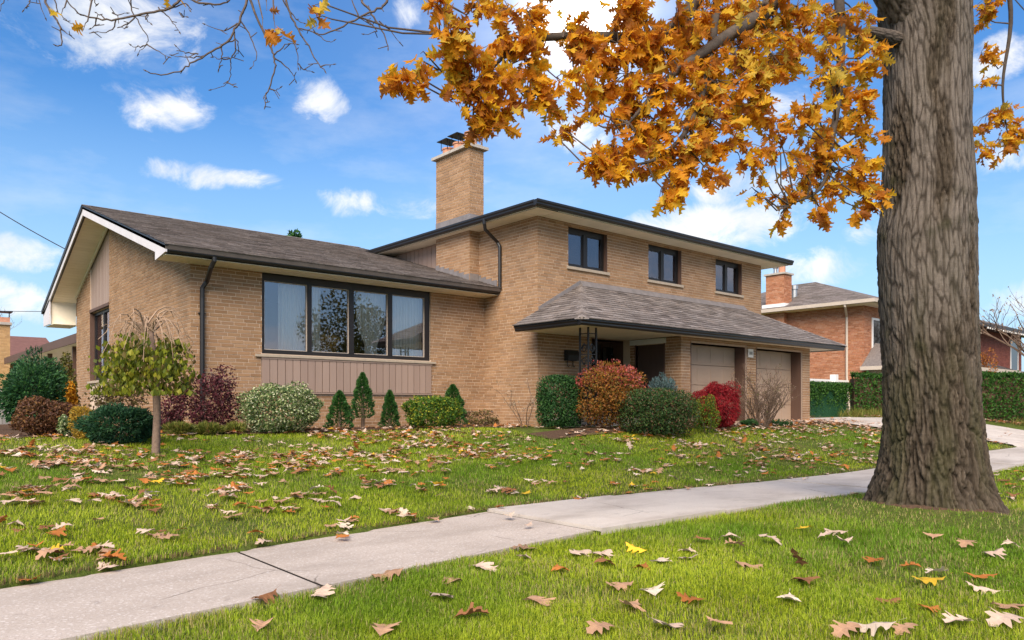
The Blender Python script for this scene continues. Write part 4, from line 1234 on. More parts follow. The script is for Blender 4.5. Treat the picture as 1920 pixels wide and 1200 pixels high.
def branchy(e, base, n, height, spread, depth=3, r=.012, m='bark_stem', leaves=0, lm='dry_leaf', L=.05, upw=.7, side=3):
    """a many-stemmed bare bush; each main stem is a part, its twigs go with it"""
    tips = []
    for i in range(n):
        mm = MB()
        a = 6.283 * i / n + random.uniform(-.4, .4)
        def grow(p, d, ln, rr, lev):
            pts = [p]; q = p
            for k in range(4):
                d = (d + Vector((random.gauss(0, .16), random.gauss(0, .16), random.gauss(.05, .1)))).normalized()
                q = q + d * ln / 4; pts.append(q)
            mm.tube(pts, [rr * (1 - .12 * k) for k in range(5)], 4 if lev else 5, cap=False)
            tips.append(q)
            if lev < depth:
                for k in range(side if lev else side + 1):
                    j = random.randint(1, 4)
                    dd = (d + Vector((random.gauss(0, .55), random.gauss(0, .55), random.gauss(.25, .3)))).normalized()
                    grow(pts[j], dd, ln * random.uniform(.45, .7), rr * .55, lev + 1)
        d0 = Vector((math.cos(a) * spread, math.sin(a) * spread, upw)).normalized()
        grow(Vector(base) + Vector((math.cos(a) * .05, math.sin(a) * .05, -.05)), d0, height * random.uniform(.5, .7), r * random.uniform(.7, 1.1), 0)
        mm.build('stem', m, e)
    if leaves:
        C = np.array([tuple(random.choice(tips)) for i in range(leaves)]) + RNG.normal(0, .03, (leaves, 3))
        V, F = diamonds(C, rand_dir(leaves) + np.array([0, 0, -.4]), rand_dir(leaves), L * RNG.uniform(.6, 1.3, leaves), L * .6 * RNG.uniform(.6, 1.3, leaves))
        link('foliage', np_mesh('foliage', V, F, lm), e)
    return tips
p, t = Vector((0, 0, 0)), 0
d = dirpx(985, 797); t = 11.5 / d.y; p = d * t; p.z = gzf(p.x, p.y)
e = thing('bare_shrub', tuple(p), 'spindly bare shrub with a few pale leaves against the block side wall', 'shrub')
mm = MB(); pts = [p, p + Vector((-.12, .05, .35)), p + Vector((-.28, .08, .85)), p + Vector((-.34, .1, 1.3))]
branchy(e, p, 4, 1.25, .42, 2, .011, leaves=70, L=.06, upw=1.0, side=2)
shrub('yew', 'square clipped dark green yew left of the burning bush', 'shrub', 1050, 803, 90, 98, 'yew', 9000, .055, .026, Y=10.8, lumps=30, lump=.25, depth=.6, inner=.6, core_share=.75, p=4.5, nst=0)
e, p, wd, ht = shrub('burning_bush', 'tall round burning bush, pink-red on top and orange-brown below', 'shrub', 1145, 803, 132, 116, 'flame_mid', 7000, .05, .032, Y=10.2, lumps=22, lump=.3, depth=.85, nst=6, lift=.02, core_share=.45, p=2.6)
P, out = crown_points(6500, (p.x, p.y, p.z + ht * .54), wd / 2, wd / 2 * .85, ht * .48, lumps=24, lump=.3, inner=.85, core_share=.45, p=2.6)
keep = (P[:, 2] - p.z) / ht + RNG.normal(0, .07, len(P)) > .74
P = P[keep]; out = out[keep]
V, F = diamonds(P, out + rand_dir(len(P)) * .8, out + rand_dir(len(P)) * .7, .045 * RNG.uniform(.7, 1.3, len(P)), .028 * RNG.uniform(.7, 1.3, len(P)))
link('crown_top', np_mesh('crown_top', V, F, 'flame_top'), e)
shrub('blue_spruce', 'blue-grey spruce peeking out behind the dark boxwood', 'conifer', 1242, 800, 66, 90, 'blue_spruce', 3600, .075, .026, Y=10.7, lumps=16, lump=.35, depth=.8, spiky=.9)
shrub('boxwood', 'wide dark green boxwood with bronze tips in front of the blue spruce', 'shrub', 1234, 812, 148, 82, 'boxwood', 12000, .045, .03, Y=9.3, lumps=26, lump=.28, depth=.8, core_share=.6, p=3.0, nst=0)
shrub('spirea', 'yellow-green spirea between the boxwood and the red maple', 'shrub', 1322, 808, 58, 64, 'goldgreen', 2600, .035, .018, Y=9.2, lumps=9, spiky=.7)
e, p, wd, ht = shrub('japanese_maple', 'crimson weeping Japanese maple mound before the garage doors', 'shrub', 1345, 803, 100, 82, 'crimson', 15000, .075, .015, Y=9.55, core_share=.4, lumps=18, lump=.35, depth=.85, droop=.6, spiky=.7, nst=4)
d = dirpx(1428, 803); t = 9.45 / d.y; p = d * t; p.z = gzf(p.x, p.y)
e = thing('bare_shrub', tuple(p), 'vase shaped bare brown shrub in front of the right garage door', 'shrub')
branchy(e, p, 17, 1.30, .5, 3, .02, m='bark_stem', leaves=1100, lm='dry_brown', L=.042, upw=.95)
for px, w_, lb in ((1405, 34, 'left of the bare brown shrub'), (1462, 46, 'right of the bare brown shrub')):
    shrub('ground_plant', 'low dark green ground plant ' + lb, 'plant', px, 806, w_, 20, 'yew', 700, .06, .03, Y=9.6, nst=0, lumps=5, group='low plants at the garage bed')

# weeping tree on a single stem
p, t = on_ground(293, 853)
wt = thing('weeping_tree', tuple(p), 'small weeping mulberry tree with bare arching twigs over yellow-green leaves', 'tree')
z = lambda y: (HOR - y) / FPX * t
hub = Vector((p.x - .02, p.y, z(640))) - RGT * .06
mm = MB(); mm.tube([p + Vector((0, 0, -.08)), p + Vector((-.005, 0, .05)), p + Vector((.01, 0, .5)), p + Vector((0, 0, .9)), hub + Vector((0, 0, .12))], [.07, .052, .045, .047, .042], 10)
mm.build('trunk', 'bark_stem', wt, smooth=True)
Rw = 92 * t / FPX
tips = []
for i in range(28):
    a = 6.283 * i / 28 + random.uniform(-.15, .15); rr = Rw * random.uniform(.5, 1.12); hh = random.uniform(.06, .32)
    dirn = Vector((math.cos(a), math.sin(a), 0))
    drop = random.uniform(.4, 1.3)
    b = hub - RGT * .04 + Vector((random.uniform(-.05, .05), random.uniform(-.05, .05), random.uniform(-.06, .16)))
    pts = [b]
    for k in range(1, 8):
        u = k / 7
        pts.append(b + dirn * rr * u + Vector((random.gauss(0, .012), random.gauss(0, .012), hh * math.sin(math.pi * min(u * 1.05, 1)) - max(0, u - .6) ** 1.4 * drop)))
    m_ = MB(); m_.tube(pts, [.015, .012, .010, .008, .006, .005, .004, .003], 5, cap=False)
    for k in range(2, 7):
        if random.random() < .5:
            q = pts[k]; e_ = dirn * random.uniform(.03, .16) + Vector((random.gauss(0, .06), random.gauss(0, .06), random.uniform(-.28, .08)))
            m_.tube([q, q + e_ * .5 + Vector((0, 0, .02)), q + e_], [.005, .004, .002], 4, cap=False); tips.append(q + e_)
    m_.build('branch', 'bark_pale', wt); tips += pts[3:]
n = 2300
tp = np.array([tuple(q) for q in tips])
C = tp[RNG.integers(0, len(tp), n)] * 1.0
C[:, :2] += RNG.normal(0, .05, (n, 2)) - np.array(RGT)[None, :2] * .05
lo_, hi_ = z(738), z(640)
C[:, 2] = np.minimum(C[:, 2] - .03, lo_ + .10 * np.sin(np.arctan2(C[:, 1] - hub.y, C[:, 0] - hub.x) * 5) + (hi_ - lo_) * RNG.random(n) ** .8 - .25 * np.maximum(0, np.hypot(C[:, 0] - hub.x, C[:, 1] - hub.y) / Rw - .5))
rxy = np.hypot(C[:, 0] - hub.x, C[:, 1] - hub.y)
C[:, 2] = np.maximum(C[:, 2], lo_ + np.maximum(0, .25 - rxy) * .8)
L = .072 * RNG.uniform(.5, 1.4, n)
D = np.stack([RNG.normal(0, .35, n), RNG.normal(0, .35, n), -np.ones(n)], -1)
V, F = diamonds(C, D, rand_dir(n), L, L * .72, .12)
link('foliage', np_mesh('foliage', V, F, 'mulberry'), wt)

# ------------------------------------------------------------------ right side: hedge, mesh fence, bushes
hd0, hd1 = Vector((27.9, 12.9, 0)), Vector((33.5, 5.2, 0))
hg = thing('hedge', (28, 12.9, gzf(28, 12.9)), 'long clipped green hedge along the far side of the driveway', 'hedge')
n = 26000
u = RNG.random(n); side = RNG.integers(0, 3, n)
ax = np.array(hd1 - hd0); axn = ax / np.linalg.norm(ax); pn = np.array([-axn[1], axn[0], 0]);
if pn[0] > 0: pn = -pn
zg_ = -.55
off = np.where(side == 0, .45, RNG.uniform(-.45, .45, n)) + RNG.normal(0, .05, n) + .12 * (fbm(u * 40, side * 3.1, 5) - .5)
hz = np.where(side == 1, 1.62, RNG.uniform(.0, 1.62, n)) + RNG.normal(0, .04, n) + .16 * (fbm(u * 22, u * 0 + 2, 8) - .5)
P = np.array(hd0)[None] + ax[None] * u[:, None] + pn[None] * off[:, None]; P[:, 2] = zg_ + hz - .012 * u * 8
out = np.where((side == 1)[:, None], np.array([0, 0, 1.]), pn[None])
V, F = diamonds(P, out * .5 + rand_dir(n), out + rand_dir(n) * .8, .10 * RNG.uniform(.6, 1.3, n), .055 * RNG.uniform(.7, 1.3, n))
link('foliage', np_mesh('foliage', V, F, 'hedge_leaf'), hg)
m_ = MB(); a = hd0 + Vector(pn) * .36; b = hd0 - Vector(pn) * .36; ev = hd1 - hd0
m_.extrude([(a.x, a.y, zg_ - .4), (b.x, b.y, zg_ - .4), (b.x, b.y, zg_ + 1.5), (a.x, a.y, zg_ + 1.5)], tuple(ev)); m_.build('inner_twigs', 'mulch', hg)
cf = thing('chain_link_fence', (21, 13, G), 'chain link fence with green privacy slats between garage and hedge', 'fence')
m_ = MB(); fx0, fx1, fy = 20.3, 27.7, 13.0; fz0, fz1 = -.46, .78
dd = .105; k = 0
xx = fx0 - (fz1 - fz0)
while xx < fx1:
    for sg in (1, -1):
        s0, s1 = xx, xx + (fz1 - fz0)
        a0 = max(s0, fx0); a1 = min(s1, fx1)
        if a1 - a0 > .05:
            za, zb_ = fz0 + (a0 - s0), fz0 + (a1 - s0)
            if sg < 0: za, zb_ = fz1 - (a0 - s0), fz1 - (a1 - s0)
            m_.tube([(a0, fy - .01 * sg, za), (a1, fy - .01 * sg, zb_)], .008, 4, cap=False)
    xx += dd
m_.build('mesh', 'mesh_green', cf)
i = 0; xx = fx0
while xx < fx1:
    m_ = MB(); m_.box(xx, xx + .068, fy + .012, fy + .018, fz0 + .02, fz1 - .03 + random.uniform(-.01, .01)); m_.build('slat', 'slat_green', cf); xx += .075
for px in (fx0, 22.8, 25.2, fx1):
    m_ = MB(); m_.tube([(px, fy + .05, -.6), (px, fy + .05, fz1 + .03)], .028, 8); m_.build('post', 'frame_black', cf)
m_ = MB(); m_.tube([(fx0, fy + .05, fz1), (fx1, fy + .05, fz1)], .02, 8); m_.build('rail', 'steel', cf)
for (px, lb) in ((24.4, 'first'), (25.8, 'second'), (27.1, 'third')):
    pass
e = thing('climbing_plant', (24.6, 13.35, G), 'bright green leafy climber along the top of the chain link fence', 'plant')
n = 9000
C = np.stack([RNG.uniform(20.8, 28.2, n), 12.98 + RNG.normal(.0, .07, n), .80 - np.abs(RNG.normal(0, .42, n))], -1)
C = C[(C[:, 2] > -.45) & ((fbm(C[:, 0] * 2.2, C[:, 2] * 2.2, 91) > .44) | (C[:, 2] > .5))]; n = len(C)
V, F = diamonds(C, rand_dir(n), rand_dir(n) + np.array([0, -1, .4]), .075 * RNG.uniform(.6, 1.3, n), .05 * RNG.uniform(.6, 1.3, n))
link('foliage', np_mesh('foliage', V, F, 'hedge_leaf'), e)
# grasses at the hedge foot
for k, (u_, lb) in enumerate([(.03, 'at the fence end of the hedge'), (.62, 'just right of the oak trunk'), (.74, 'nearest the street')]):
    c = hd0 + (hd1 - hd0) * u_ + Vector(pn) * .85
    e = thing('grass_clump', (c.x, c.y, gzf(c.x, c.y)), 'tan and green grass clump at the hedge foot ' + lb, 'plant', 'grass clumps along the hedge')
    n = 900
    C = np.array([c.x, c.y, gzf(c.x, c.y) + .14])[None] + RNG.normal(0, 1, (n, 3)) * np.array([.35, .5, .06])
    V, F = diamonds(C, rand_dir(n) * .7 + np.array([0, 0, 1.]), rand_dir(n), .38 * RNG.uniform(.6, 1.3, n), .018 * np.ones(n))
    link('blades', np_mesh('blades', V, F, 'straw_green'), e)
shrub('orange_shrub', 'orange autumn shrub showing behind the hedge right of the oak trunk', 'shrub', 1850, 770, 44, 112, 'orange_leaf', 1100, .10, .07, Y=11.6, lumps=6)

# ------------------------------------------------------------------ neighbouring houses
def hip_roof(mb, x0, x1, y0, y1, z, zr, inset_x, inset_y, th=.0):
    mb.add([(x0, y0, z), (x1, y0, z), (x1, y1, z), (x0, y1, z), (x0 + inset_x, y0 + inset_y, zr), (x1 - inset_x, y0 + inset_y, zr), (x1 - inset_x, y1 - inset_y, zr), (x0 + inset_x, y1 - inset_y, zr)],
           [(0, 1, 5, 4), (1, 2, 6, 5), (2, 3, 7, 6), (3, 0, 4, 7), (4, 5, 6, 7), (0, 3, 2, 1)])
def simple_window(parent, axis, c, sgn, u0, u1, z0, z1, fm='white_paint'):
    w_ = MB(); q0, q1 = sorted((c, c + sgn * .04)); e = .09
    bx = (lambda a, b, zz0, zz1: w_.box(a, b, q0, q1, zz0, zz1)) if axis == 'y' else (lambda a, b, zz0, zz1: w_.box(q0, q1, a, b, zz0, zz1))
    bx(u0, u0 + e, z0, z1); bx(u1 - e, u1, z0, z1); bx(u0 + e, u1 - e, z0, z0 + e); bx(u0 + e, u1 - e, z1 - e, z1)
    o = w_.build('window', fm, parent)
    p_ = MB(); q0, q1 = sorted((c + sgn * .005, c + sgn * .02))
    if axis == 'y': p_.box(u0 + e, u1 - e, q0, q1, z0 + e, z1 - e)
    else: p_.box(q0, q1, u0 + e, u1 - e, z0 + e, z1 - e)
    p_.build('pane', 'dark_glass', o)
    s_ = MB(); q0, q1 = sorted((c, c + sgn * .09))
    if axis == 'y': s_.box(u0 - .05, u1 + .05, q0, q1, z0 - .09, z0 - .003)
    else: s_.box(q0, q1, u0 - .05, u1 + .05, z0 - .09, z0 - .003)
    s_.build('sill', 'sill_stone', o)
    return o
NX, NY0, NY1, NZ = 33.0, 14.75, 24.5, 4.33
nh = thing('neighbour_house', (NX, NY0, G), 'orange brick two-storey house with grey hip roof beyond the hedge', 'house')
b = MB(); b.box(NX, NX + 9.5, NY0, NY1, -.7, NZ); b.build('wall', 'orange_mortar', nh)
mo = Masonry(); mo.face('x', NX, -1, NY0, NY1, .2, NZ); mo.face('y', NY0, -1, NX, NX + 9.5, .2, NZ, [(NX + .75, NX + 2.15, 1.55, 3.9)])
link('brickwork', Masonry.mesh('brickwork', mo.full + mo.cut, 'orange_brick'), nh, kind='stuff')
b = MB(); hip_roof(b, NX - .7, NX + 10.2, NY0 - .7, NY1 + .7, NZ + .16, NZ + 1.95, 4.6, 4.9); rf = b.build('roof', 'shingle_far', nh)
def far_shingles(parent, x, y0, y1, z, zr, inset, iy, mt='shingle_far', tab=.9, exp=.28):
    s_ = Vector((inset, 0, zr - z)); L_ = s_.length
    shingle_plane(Vector((x, y0, z + .01)), (0, 1, 0), s_, L_, lambda s: iy * s / L_, lambda s: (y1 - y0) - iy * s / L_, 'shingle_courses', parent, 0, tab=tab, exp=exp, mt=mt)
far_shingles(rf, NX - .7, NY0 - .7, NY1 + .7, NZ + .16, NZ + 1.95, 4.6, 4.9, tab=.45, exp=.16)
b = MB(); b.box(NX - .68, NX + 10.1, NY0 - .68, NY1 + .6, NZ, NZ + .02); b.build('soffit', 'soffit_far', nh)
b = MB(); b.box(NX - .82, NX - .7, NY0 - .7, NY1 + .7, NZ + .02, NZ + .17); b.box(NX - .82, NX + 10.2, NY0 - .82, NY0 - .701, NZ + .021, NZ + .171); b.build('gutter', 'beige_metal', nh)
yds = YatX(1588, NX - .05)
b = MB(); b.tube([(NX - .76, yds - .25, NZ + .05), (NX - .76, yds - .25, NZ - .05), (NX - .06, yds, NZ - .45), (NX - .06, yds, 1.2), (NX - .06, yds - .15, -.5)], .05, 8); b.build('downspout', 'beige_metal', nh)
simple_window(nh, 'y', NY0, -1, NX + .8, NX + 2.1, 1.62, 3.85)
# its chimney
cy0, cy1 = YatX(1470, NX - .35), YatX(1436, NX - .35)
b = MB(); b.box(NX - .35, NX + .35, cy0, cy1, -.5, 6.15); nc_ = b.build('chimney', 'orange_mortar', nh)
mo = Masonry(); mo.face('x', NX - .35, -1, cy0, cy1, 2.0, 6.15); mo.face('y', cy0, -1, NX - .35, NX + .35, 2.0, 6.15)
link('brickwork', Masonry.mesh('brickwork', mo.full + mo.cut, 'orange_brick'), nc_, kind='stuff')
b = MB(); b.box(NX - .43, NX + .43, cy0 - .08, cy1 + .08, 6.151, 6.23); b.build('chimney_cap', 'cement', nc_)
b = MB(); b.tube([(NX, cy0 + .3, 6.2), (NX, cy0 + .3, 6.65)], .16, 12); b.build('chimney_pot', 'clay_pot', nc_)
b = MB(); b.box(NX - .2, NX + .2, cy0 + .1, cy0 + .5, 6.86, 6.89)
for sx in (-.15, .15):
    for sy in (.15, .45): b.box(NX + sx - .01, NX + sx + .01, cy0 + sy - .01, cy0 + sy + .01, 6.65, 6.86)
b.build('rain_cap', 'black_metal', nc_)
b = MB(); b.tube([(NX, cy1 - .3, 6.2), (NX, cy1 - .3, 6.5), (NX, cy1 - .3, 6.52), (NX, cy1 - .3, 6.7)], [.09, .09, .12, .16], 10); b.build('flue', 'steel', nc_)
b = MB(); b.box(NX - .5, NX + .45, cy0 - .12, cy1 + .12, NZ + .17, NZ + .42); b.build('flashing', 'white_paint', nc_)
vx, vy = NX + 1.2, YatX(1489, NX + 1.2)
b = MB(); b.tube([(vx, vy, 4.6), (vx, vy, 5.75)], .15, 10); b.tube([(vx, vy, 5.6), (vx, vy, 5.78)], .2, 10); b.tube([(vx, vy, 4.75), (vx, vy, 4.95)], [.42, .17], 10); b.build('roof_vent', 'steel', nh)
# small entrance roof and garage front of that house
py0 = NY0 - 3.2
b = MB(); b.box(NX + .3, NX + 9.5, py0 + .6, NY0, -.7, 1.6); b.build('garage_wall', 'beige_metal', nh)
b = MB(); b.add([(NX - .3, py0, 1.62), (NX + 9.8, py0, 1.62), (NX + 9.8, NY0 - .01, 2.75), (NX + 1.1, NY0 - .01, 2.75), (NX - .3, NY0 - .01, 1.62)], [(0, 1, 2, 3), (0, 3, 4), (0, 4, 2, 1)]); b.build('entrance_roof', 'shingle_grey', nh)
b = MB(); b.box(NX - .36, NX - .3, py0, NY0, 1.48, 1.64); b.box(NX - .36, NX + 9.8, py0 - .07, py0 - .002, 1.48, 1.64); b.build('fascia', 'beige_metal', nh)
b = MB(); b.tube([(NX - .2, NY0 - 2.4, 1.5), (NX - .05, NY0 - 2.2, 1.3), (NX + .2, NY0 - 2.1, 1.2), (NX + .2, NY0 - 2.1, -.5)], .05, 8); b.build('downspout', 'black_metal', nh)
wf = thing('white_fence', (31.6, 15.5, G), 'low white fence with a square post in front of the orange brick house', 'fence')
b = MB(); b.box(29.4, 32.9, 15.35, 15.40, .98, 1.06); b.build('rail', 'white_paint', wf)
b = MB(); b.box(31.35, 31.6, 15.2, 15.45, -.6, 1.28); b.build('post', 'white_paint', wf)
for i in range(12):
    b = MB(); b.box(29.45 + i * .28, 29.66 + i * .28, 15.36, 15.39, -.5, .975); b.build('board', 'white_paint', wf)

# far red brick house on the right
FX, FY0 = 50.0, 14.2
fh = thing('neighbour_house', (FX, FY0, -.8), 'dark red brick house with black eaves at the right edge behind the hedge', 'house')
b = MB(); b.box(FX - 8, FX + 3.0, FY0, FY0 + 9, -1, 4.05); b.build('wall', 'jamb_brown', fh)
mo = Masonry(); mo.face('y', FY0, -1, FX - 6, FX + 3, .5, 4.05, [(FX + .85, FX + 2.35, .95, 3.8)])
link('brickwork', Masonry.mesh('brickwork', mo.full + mo.cut, 'red_brick'), fh, kind='stuff')
b = MB(); hip_roof(b, FX - 8.8, FX + 3.8, FY0 - .8, FY0 + 9.8, 4.2, 6.1, 4.5, 5.0); b.build('roof', 'shingle_grey', fh)
b = MB(); b.box(FX - 8.9, FX + 3.9, FY0 - .92, FY0 - .801, 4.02, 4.22); b.box(FX - 8.8, FX + 3.8, FY0 - .8, FY0, 4.05, 4.07); b.build('gutter', 'frame_black', fh)
for i in range(26):
    b = MB(); xx = FX - 6 + i * .35; b.tube([(xx, FY0 - .93, 4.02), (xx, FY0 - .93, 3.93)], .035, 6); b.build('string_bulb', 'white_paint', fh)
simple_window(fh, 'y', FY0, -1, FX + .9, FX + 2.3, 1.0, 3.75)
b = MB(); b.box(FX + .3, FX + 2.4, FY0 + 4.2, FY0 + 5.4, 5.2, 6.9); cc = b.build('chimney', 'red_brick', fh)
for k in (.55, 1.6):
    b = MB(); b.tube([(FX + .3 + k, FY0 + 4.8, 6.9), (FX + .3 + k, FY0 + 4.8, 7.5)], .26, 10); b.build('chimney_pot', 'clay_pot', cc)
    b = MB(); b.tube([(FX + .3 + k, FY0 + 4.8, 7.5), (FX + .3 + k, FY0 + 4.8, 7.75), (FX + .3 + k, FY0 + 4.8, 7.85)], [.1, .1, .2], 8); b.build('flue', 'steel', cc)
b = MB(); b.add([(FX - 5, FY0 - 4, .95), (FX + 6, FY0 - 4, .95), (FX + 6, FY0 - .02, 2.0), (FX - 3.5, FY0 - .02, 2.0), (FX - 5, FY0 - .02, .95)], [(0, 1, 2, 3), (0, 3, 4), (0, 4, 2, 1)]); b.build('porch_roof', 'shingle_far', fh)
b = MB(); b.box(FX - 4, FX + 6, FY0 - 3, FY0 - .05, -1, .94); b.build('porch_wall', 'red_brick', fh)

# left: rear extension, yellow brick neighbour, fence
rx = thing('carport', (4.6, 24, G), 'open carport with sloping white underside behind the wing', 'carport')
cy = 25.2; cx = 4.75
ce = 41.5
b = MB(); b.extrude([(cx, cy, 2.12), (cx + 5.5, cy, 3.1), (cx + 5.5, cy, 3.0), (cx, cy, 2.02)], (0, ce - cy, 0)); b.build('roof', 'shingle_red', rx)
b = MB(); b.box(cx - .04, cx - .002, cy, ce, 1.86, 2.14); b.build('fascia', 'jamb_brown', rx)
b = MB(); b.box(cx + .001, cx + 5.5, cy + .02, ce, 1.86, 1.9); b.build('soffit', 'soffit_far', rx)
for yy in (27.4, 31.8, 36.2, 40.6):
    b = MB(); b.box(cx + .2, cx + .34, yy, yy + .14, -.6, 1.858); b.build('post', 'jamb_brown', rx)
b = MB(); b.box(cx + 4.6, cx + 5.4, cy + .3, 33.0, -.6, 1.858); b.build('wall', 'red_brick', rx)
for k in range(3):
    b = MB(); b.box(cx + .1 + k * .09, cx + .13 + k * .09, 25.6, 25.63, -.5, 1.858); b.build('bar', 'iron', rx)
sheet('carport_added_floor', lambda X, Y: 0 * X + G, cx - .3, cx + 5.6, 23.6, ce, 6, 10, .03, 'old_concrete')  # unseen floor, added to keep green bounce off the carport soffit
lh = thing('neighbour_house', (3, 46, G), 'yellow brick bungalow with red roof and chimney at the left edge', 'house')
def lx(px, Y): return XatY(px, Y)
YL = 46.0
b = MB(); b.box(lx(-260, YL), lx(22, YL), YL, YL + 9, -.7, 2.25); b.build('wall', 'yellow_brick', lh)
b = MB(); b.box(lx(22, YL) + .01, lx(22, YL) + 3.2, YL + .6, YL + 9, -.7, 2.25); b.build('wall', 'orange_brick', lh)
b = MB(); x0, x1 = lx(-280, YL), lx(34, YL) + 2
b.add([(x0, YL - .7, 2.25), (x1, YL - .7, 2.25), (x1, YL + 5, 3.9), (x0, YL + 5, 3.9), (x1, YL + 10, 2.25), (x0, YL + 10, 2.25)], [(0, 1, 2, 3), (3, 2, 4, 5), (1, 4, 2), (0, 3, 5), (0, 5, 4, 1)]); b.build('roof', 'shingle_red', lh)
b = MB(); b.box(x0, x1, YL - .82, YL - .701, 2.12, 2.28); b.build('gutter', 'barge_white', lh)
Yc = 42.0
b = MB(); b.box(lx(-26, Yc), lx(19, Yc), Yc, Yc + 1.1, -.6, 3.72); cc = b.build('chimney', 'yellow_brick', lh)
mo = Masonry(); mo.face('y', Yc, -1, lx(-26, Yc), lx(19, Yc), 1.0, 3.72); link('brickwork', Masonry.mesh('brickwork', mo.full + mo.cut, 'yellow_brick'), cc, kind='stuff')
b = MB(); b.box(lx(-30, Yc), lx(22, Yc), Yc - .1, Yc + 1.2, 3.721, 3.84); b.build('chimney_cap', 'cement', cc)
b = MB(); xm = lx(8, Yc); b.box(xm - .25, xm + .25, Yc + .2, Yc + .7, 3.84, 4.1); b.build('chimney_pot', 'clay_pot', cc)
b = MB(); b.box(xm - .35, xm + .35, Yc + .1, Yc + .8, 4.34, 4.38); [b.box(xm + s - .02, xm + s + .02, Yc + .2, Yc + .24, 4.1, 4.34) for s in (-.22, .22)]; b.build('rain_cap', 'black_metal', cc)
fw = thing('wooden_fence', (1.5, 21, G), 'weathered grey board fence at the far left edge of the lawn', 'fence')
Yf = 21.0
for i in range(40):
    b = MB(); xx = -3.2 + i * .15; b.box(xx, xx + .142, Yf, Yf + .02, -.6, .38 + random.uniform(-.015, .015)); b.build('board', 'fence_wood', fw)
for zz in (-.2, .2):
    b = MB(); b.box(-3.2, 2.8, Yf + .021, Yf + .06, zz, zz + .09); b.build('rail', 'fence_wood', fw)
# overhead wires
def wire(pa, pb, sag, label):
    pts = []
    for i in range(25):
        u = i / 24; q = pa.lerp(pb, u); q.z -= sag * 4 * u * (1 - u); pts.append(q)
    m_ = MB(); m_.tube(pts, .016, 5); o = m_.build('utility_wire', 'wire'); tag(o, label, 'wire', 'overhead wires')
wire(at(-160, 290, 24), at(140, 476, 25.5), .15, 'dark overhead wire sloping down to the gable end')
wire(at(-150, 579, 42), at(150, 584, 40), .05, 'level overhead wire behind the gable eave at the left edge')
wire(at(1870, -40, 22), at(1975, 75, 20), .05, 'dark overhead wire crossing the top right corner')

# far trees that show over roofs
def bare_tree(px, py, t, h, label, leaves, lm, seed):
    random.seed(seed)
    q = at(px, py, t); g = gzf(q.x, q.y)
    e = thing('bare_tree', (q.x, q.y, g), label, 'tree')
    m_ = MB(); m_.tube([(q.x, q.y, g - .1), (q.x + .05, q.y, g + h * .3), (q.x, q.y, g + h * .45)], [.2, .15, .12], 8); m_.build('trunk', 'bark_stem', e)
    branchy(e, (q.x, q.y, g + h * .38), 8, h * .62, .75, 3, .06, leaves=leaves, lm=lm, L=.13, upw=.7)
bare_tree(1945, 758, 36, 6.6, 'bare tree at the far right edge in front of the red brick house', 260, 'dry_leaf', 21)
bare_tree(-62, 758, 60, 10, 'bare tree behind the yellow brick bungalow at the left edge', 120, 'dry_leaf', 22)
q = at(553, 758, 46)
e = thing('far_conifer', (q.x, q.y, G), 'tip of a conifer peeping over the wing roof ridge', 'conifer')
crown(900, (q.x, q.y, 9.6), .55, .55, 1.1, .3, .09, 'spruce', e, lumps=5)
m_ = MB(); m_.tube([(q.x, q.y, G), (q.x, q.y, 9)], [.25, .1], 8); m_.build('trunk', 'bark_stem', e)

# trees across the street, mirrored in the picture window
def leafy_tree(x, y, h, r, label, lm, n, seed):
    random.seed(seed)
    g = -1.3
    e = thing('street_tree', (x, y, g), label, 'tree', 'trees across the street')
    m_ = MB(); m_.tube([(x, y, g - .1), (x + .1, y, g + h * .3), (x, y, g + h * .5)], [.28, .2, .15], 8); m_.build('trunk', 'bark_stem', e)
    crown(n, (x, y, g + h - r), r * .95, r, r, .22, .14, lm, e, lumps=16, lump=.4, inner=.3)
leafy_tree(22.8, -15, 8.4, 2.7, 'dense green tree across the street reflected in the picture window', 'olive', 4200, 31)
leafy_tree(5.0, -15, 5.0, 2.2, 'small brown tree across the street reflected low in the picture window', 'barberry', 2200, 32)
leafy_tree(47, -17, 7.5, 3.0, 'green tree farther along the street across from the garage', 'olive', 3000, 33)
# a far-off belt of trees behind the houses
n = 22000
X_ = RNG.uniform(-85, 150, n); hgt = 3.2 + 2.6 * fbm(X_ * .11, X_ * 0, 61) + 1.2 * fbm(X_ * .5, X_ * 0, 62)
C = np.stack([X_, 105 + RNG.normal(0, 1.5, n), -.5 + hgt * RNG.random(n)], -1)
V, F = diamonds(C, rand_dir(n), rand_dir(n), .9 * RNG.uniform(.5, 1.3, n), .6 * RNG.uniform(.5, 1.3, n))
o = link('far_woods', np_mesh('far_woods', V, F, 'olive')); o['kind'] = 'stuff'; tag(o, 'far belt of olive green trees beyond the houses', 'woods')
random.seed(5)
# ------------------------------------------------------------------ the oak
oak = thing('oak_tree', (TREE.x, TREE.y, -1.1), 'big oak tree with deeply furrowed grey trunk and orange autumn leaves', 'tree')
TT = 8.06                                        # distance of the trunk along the view
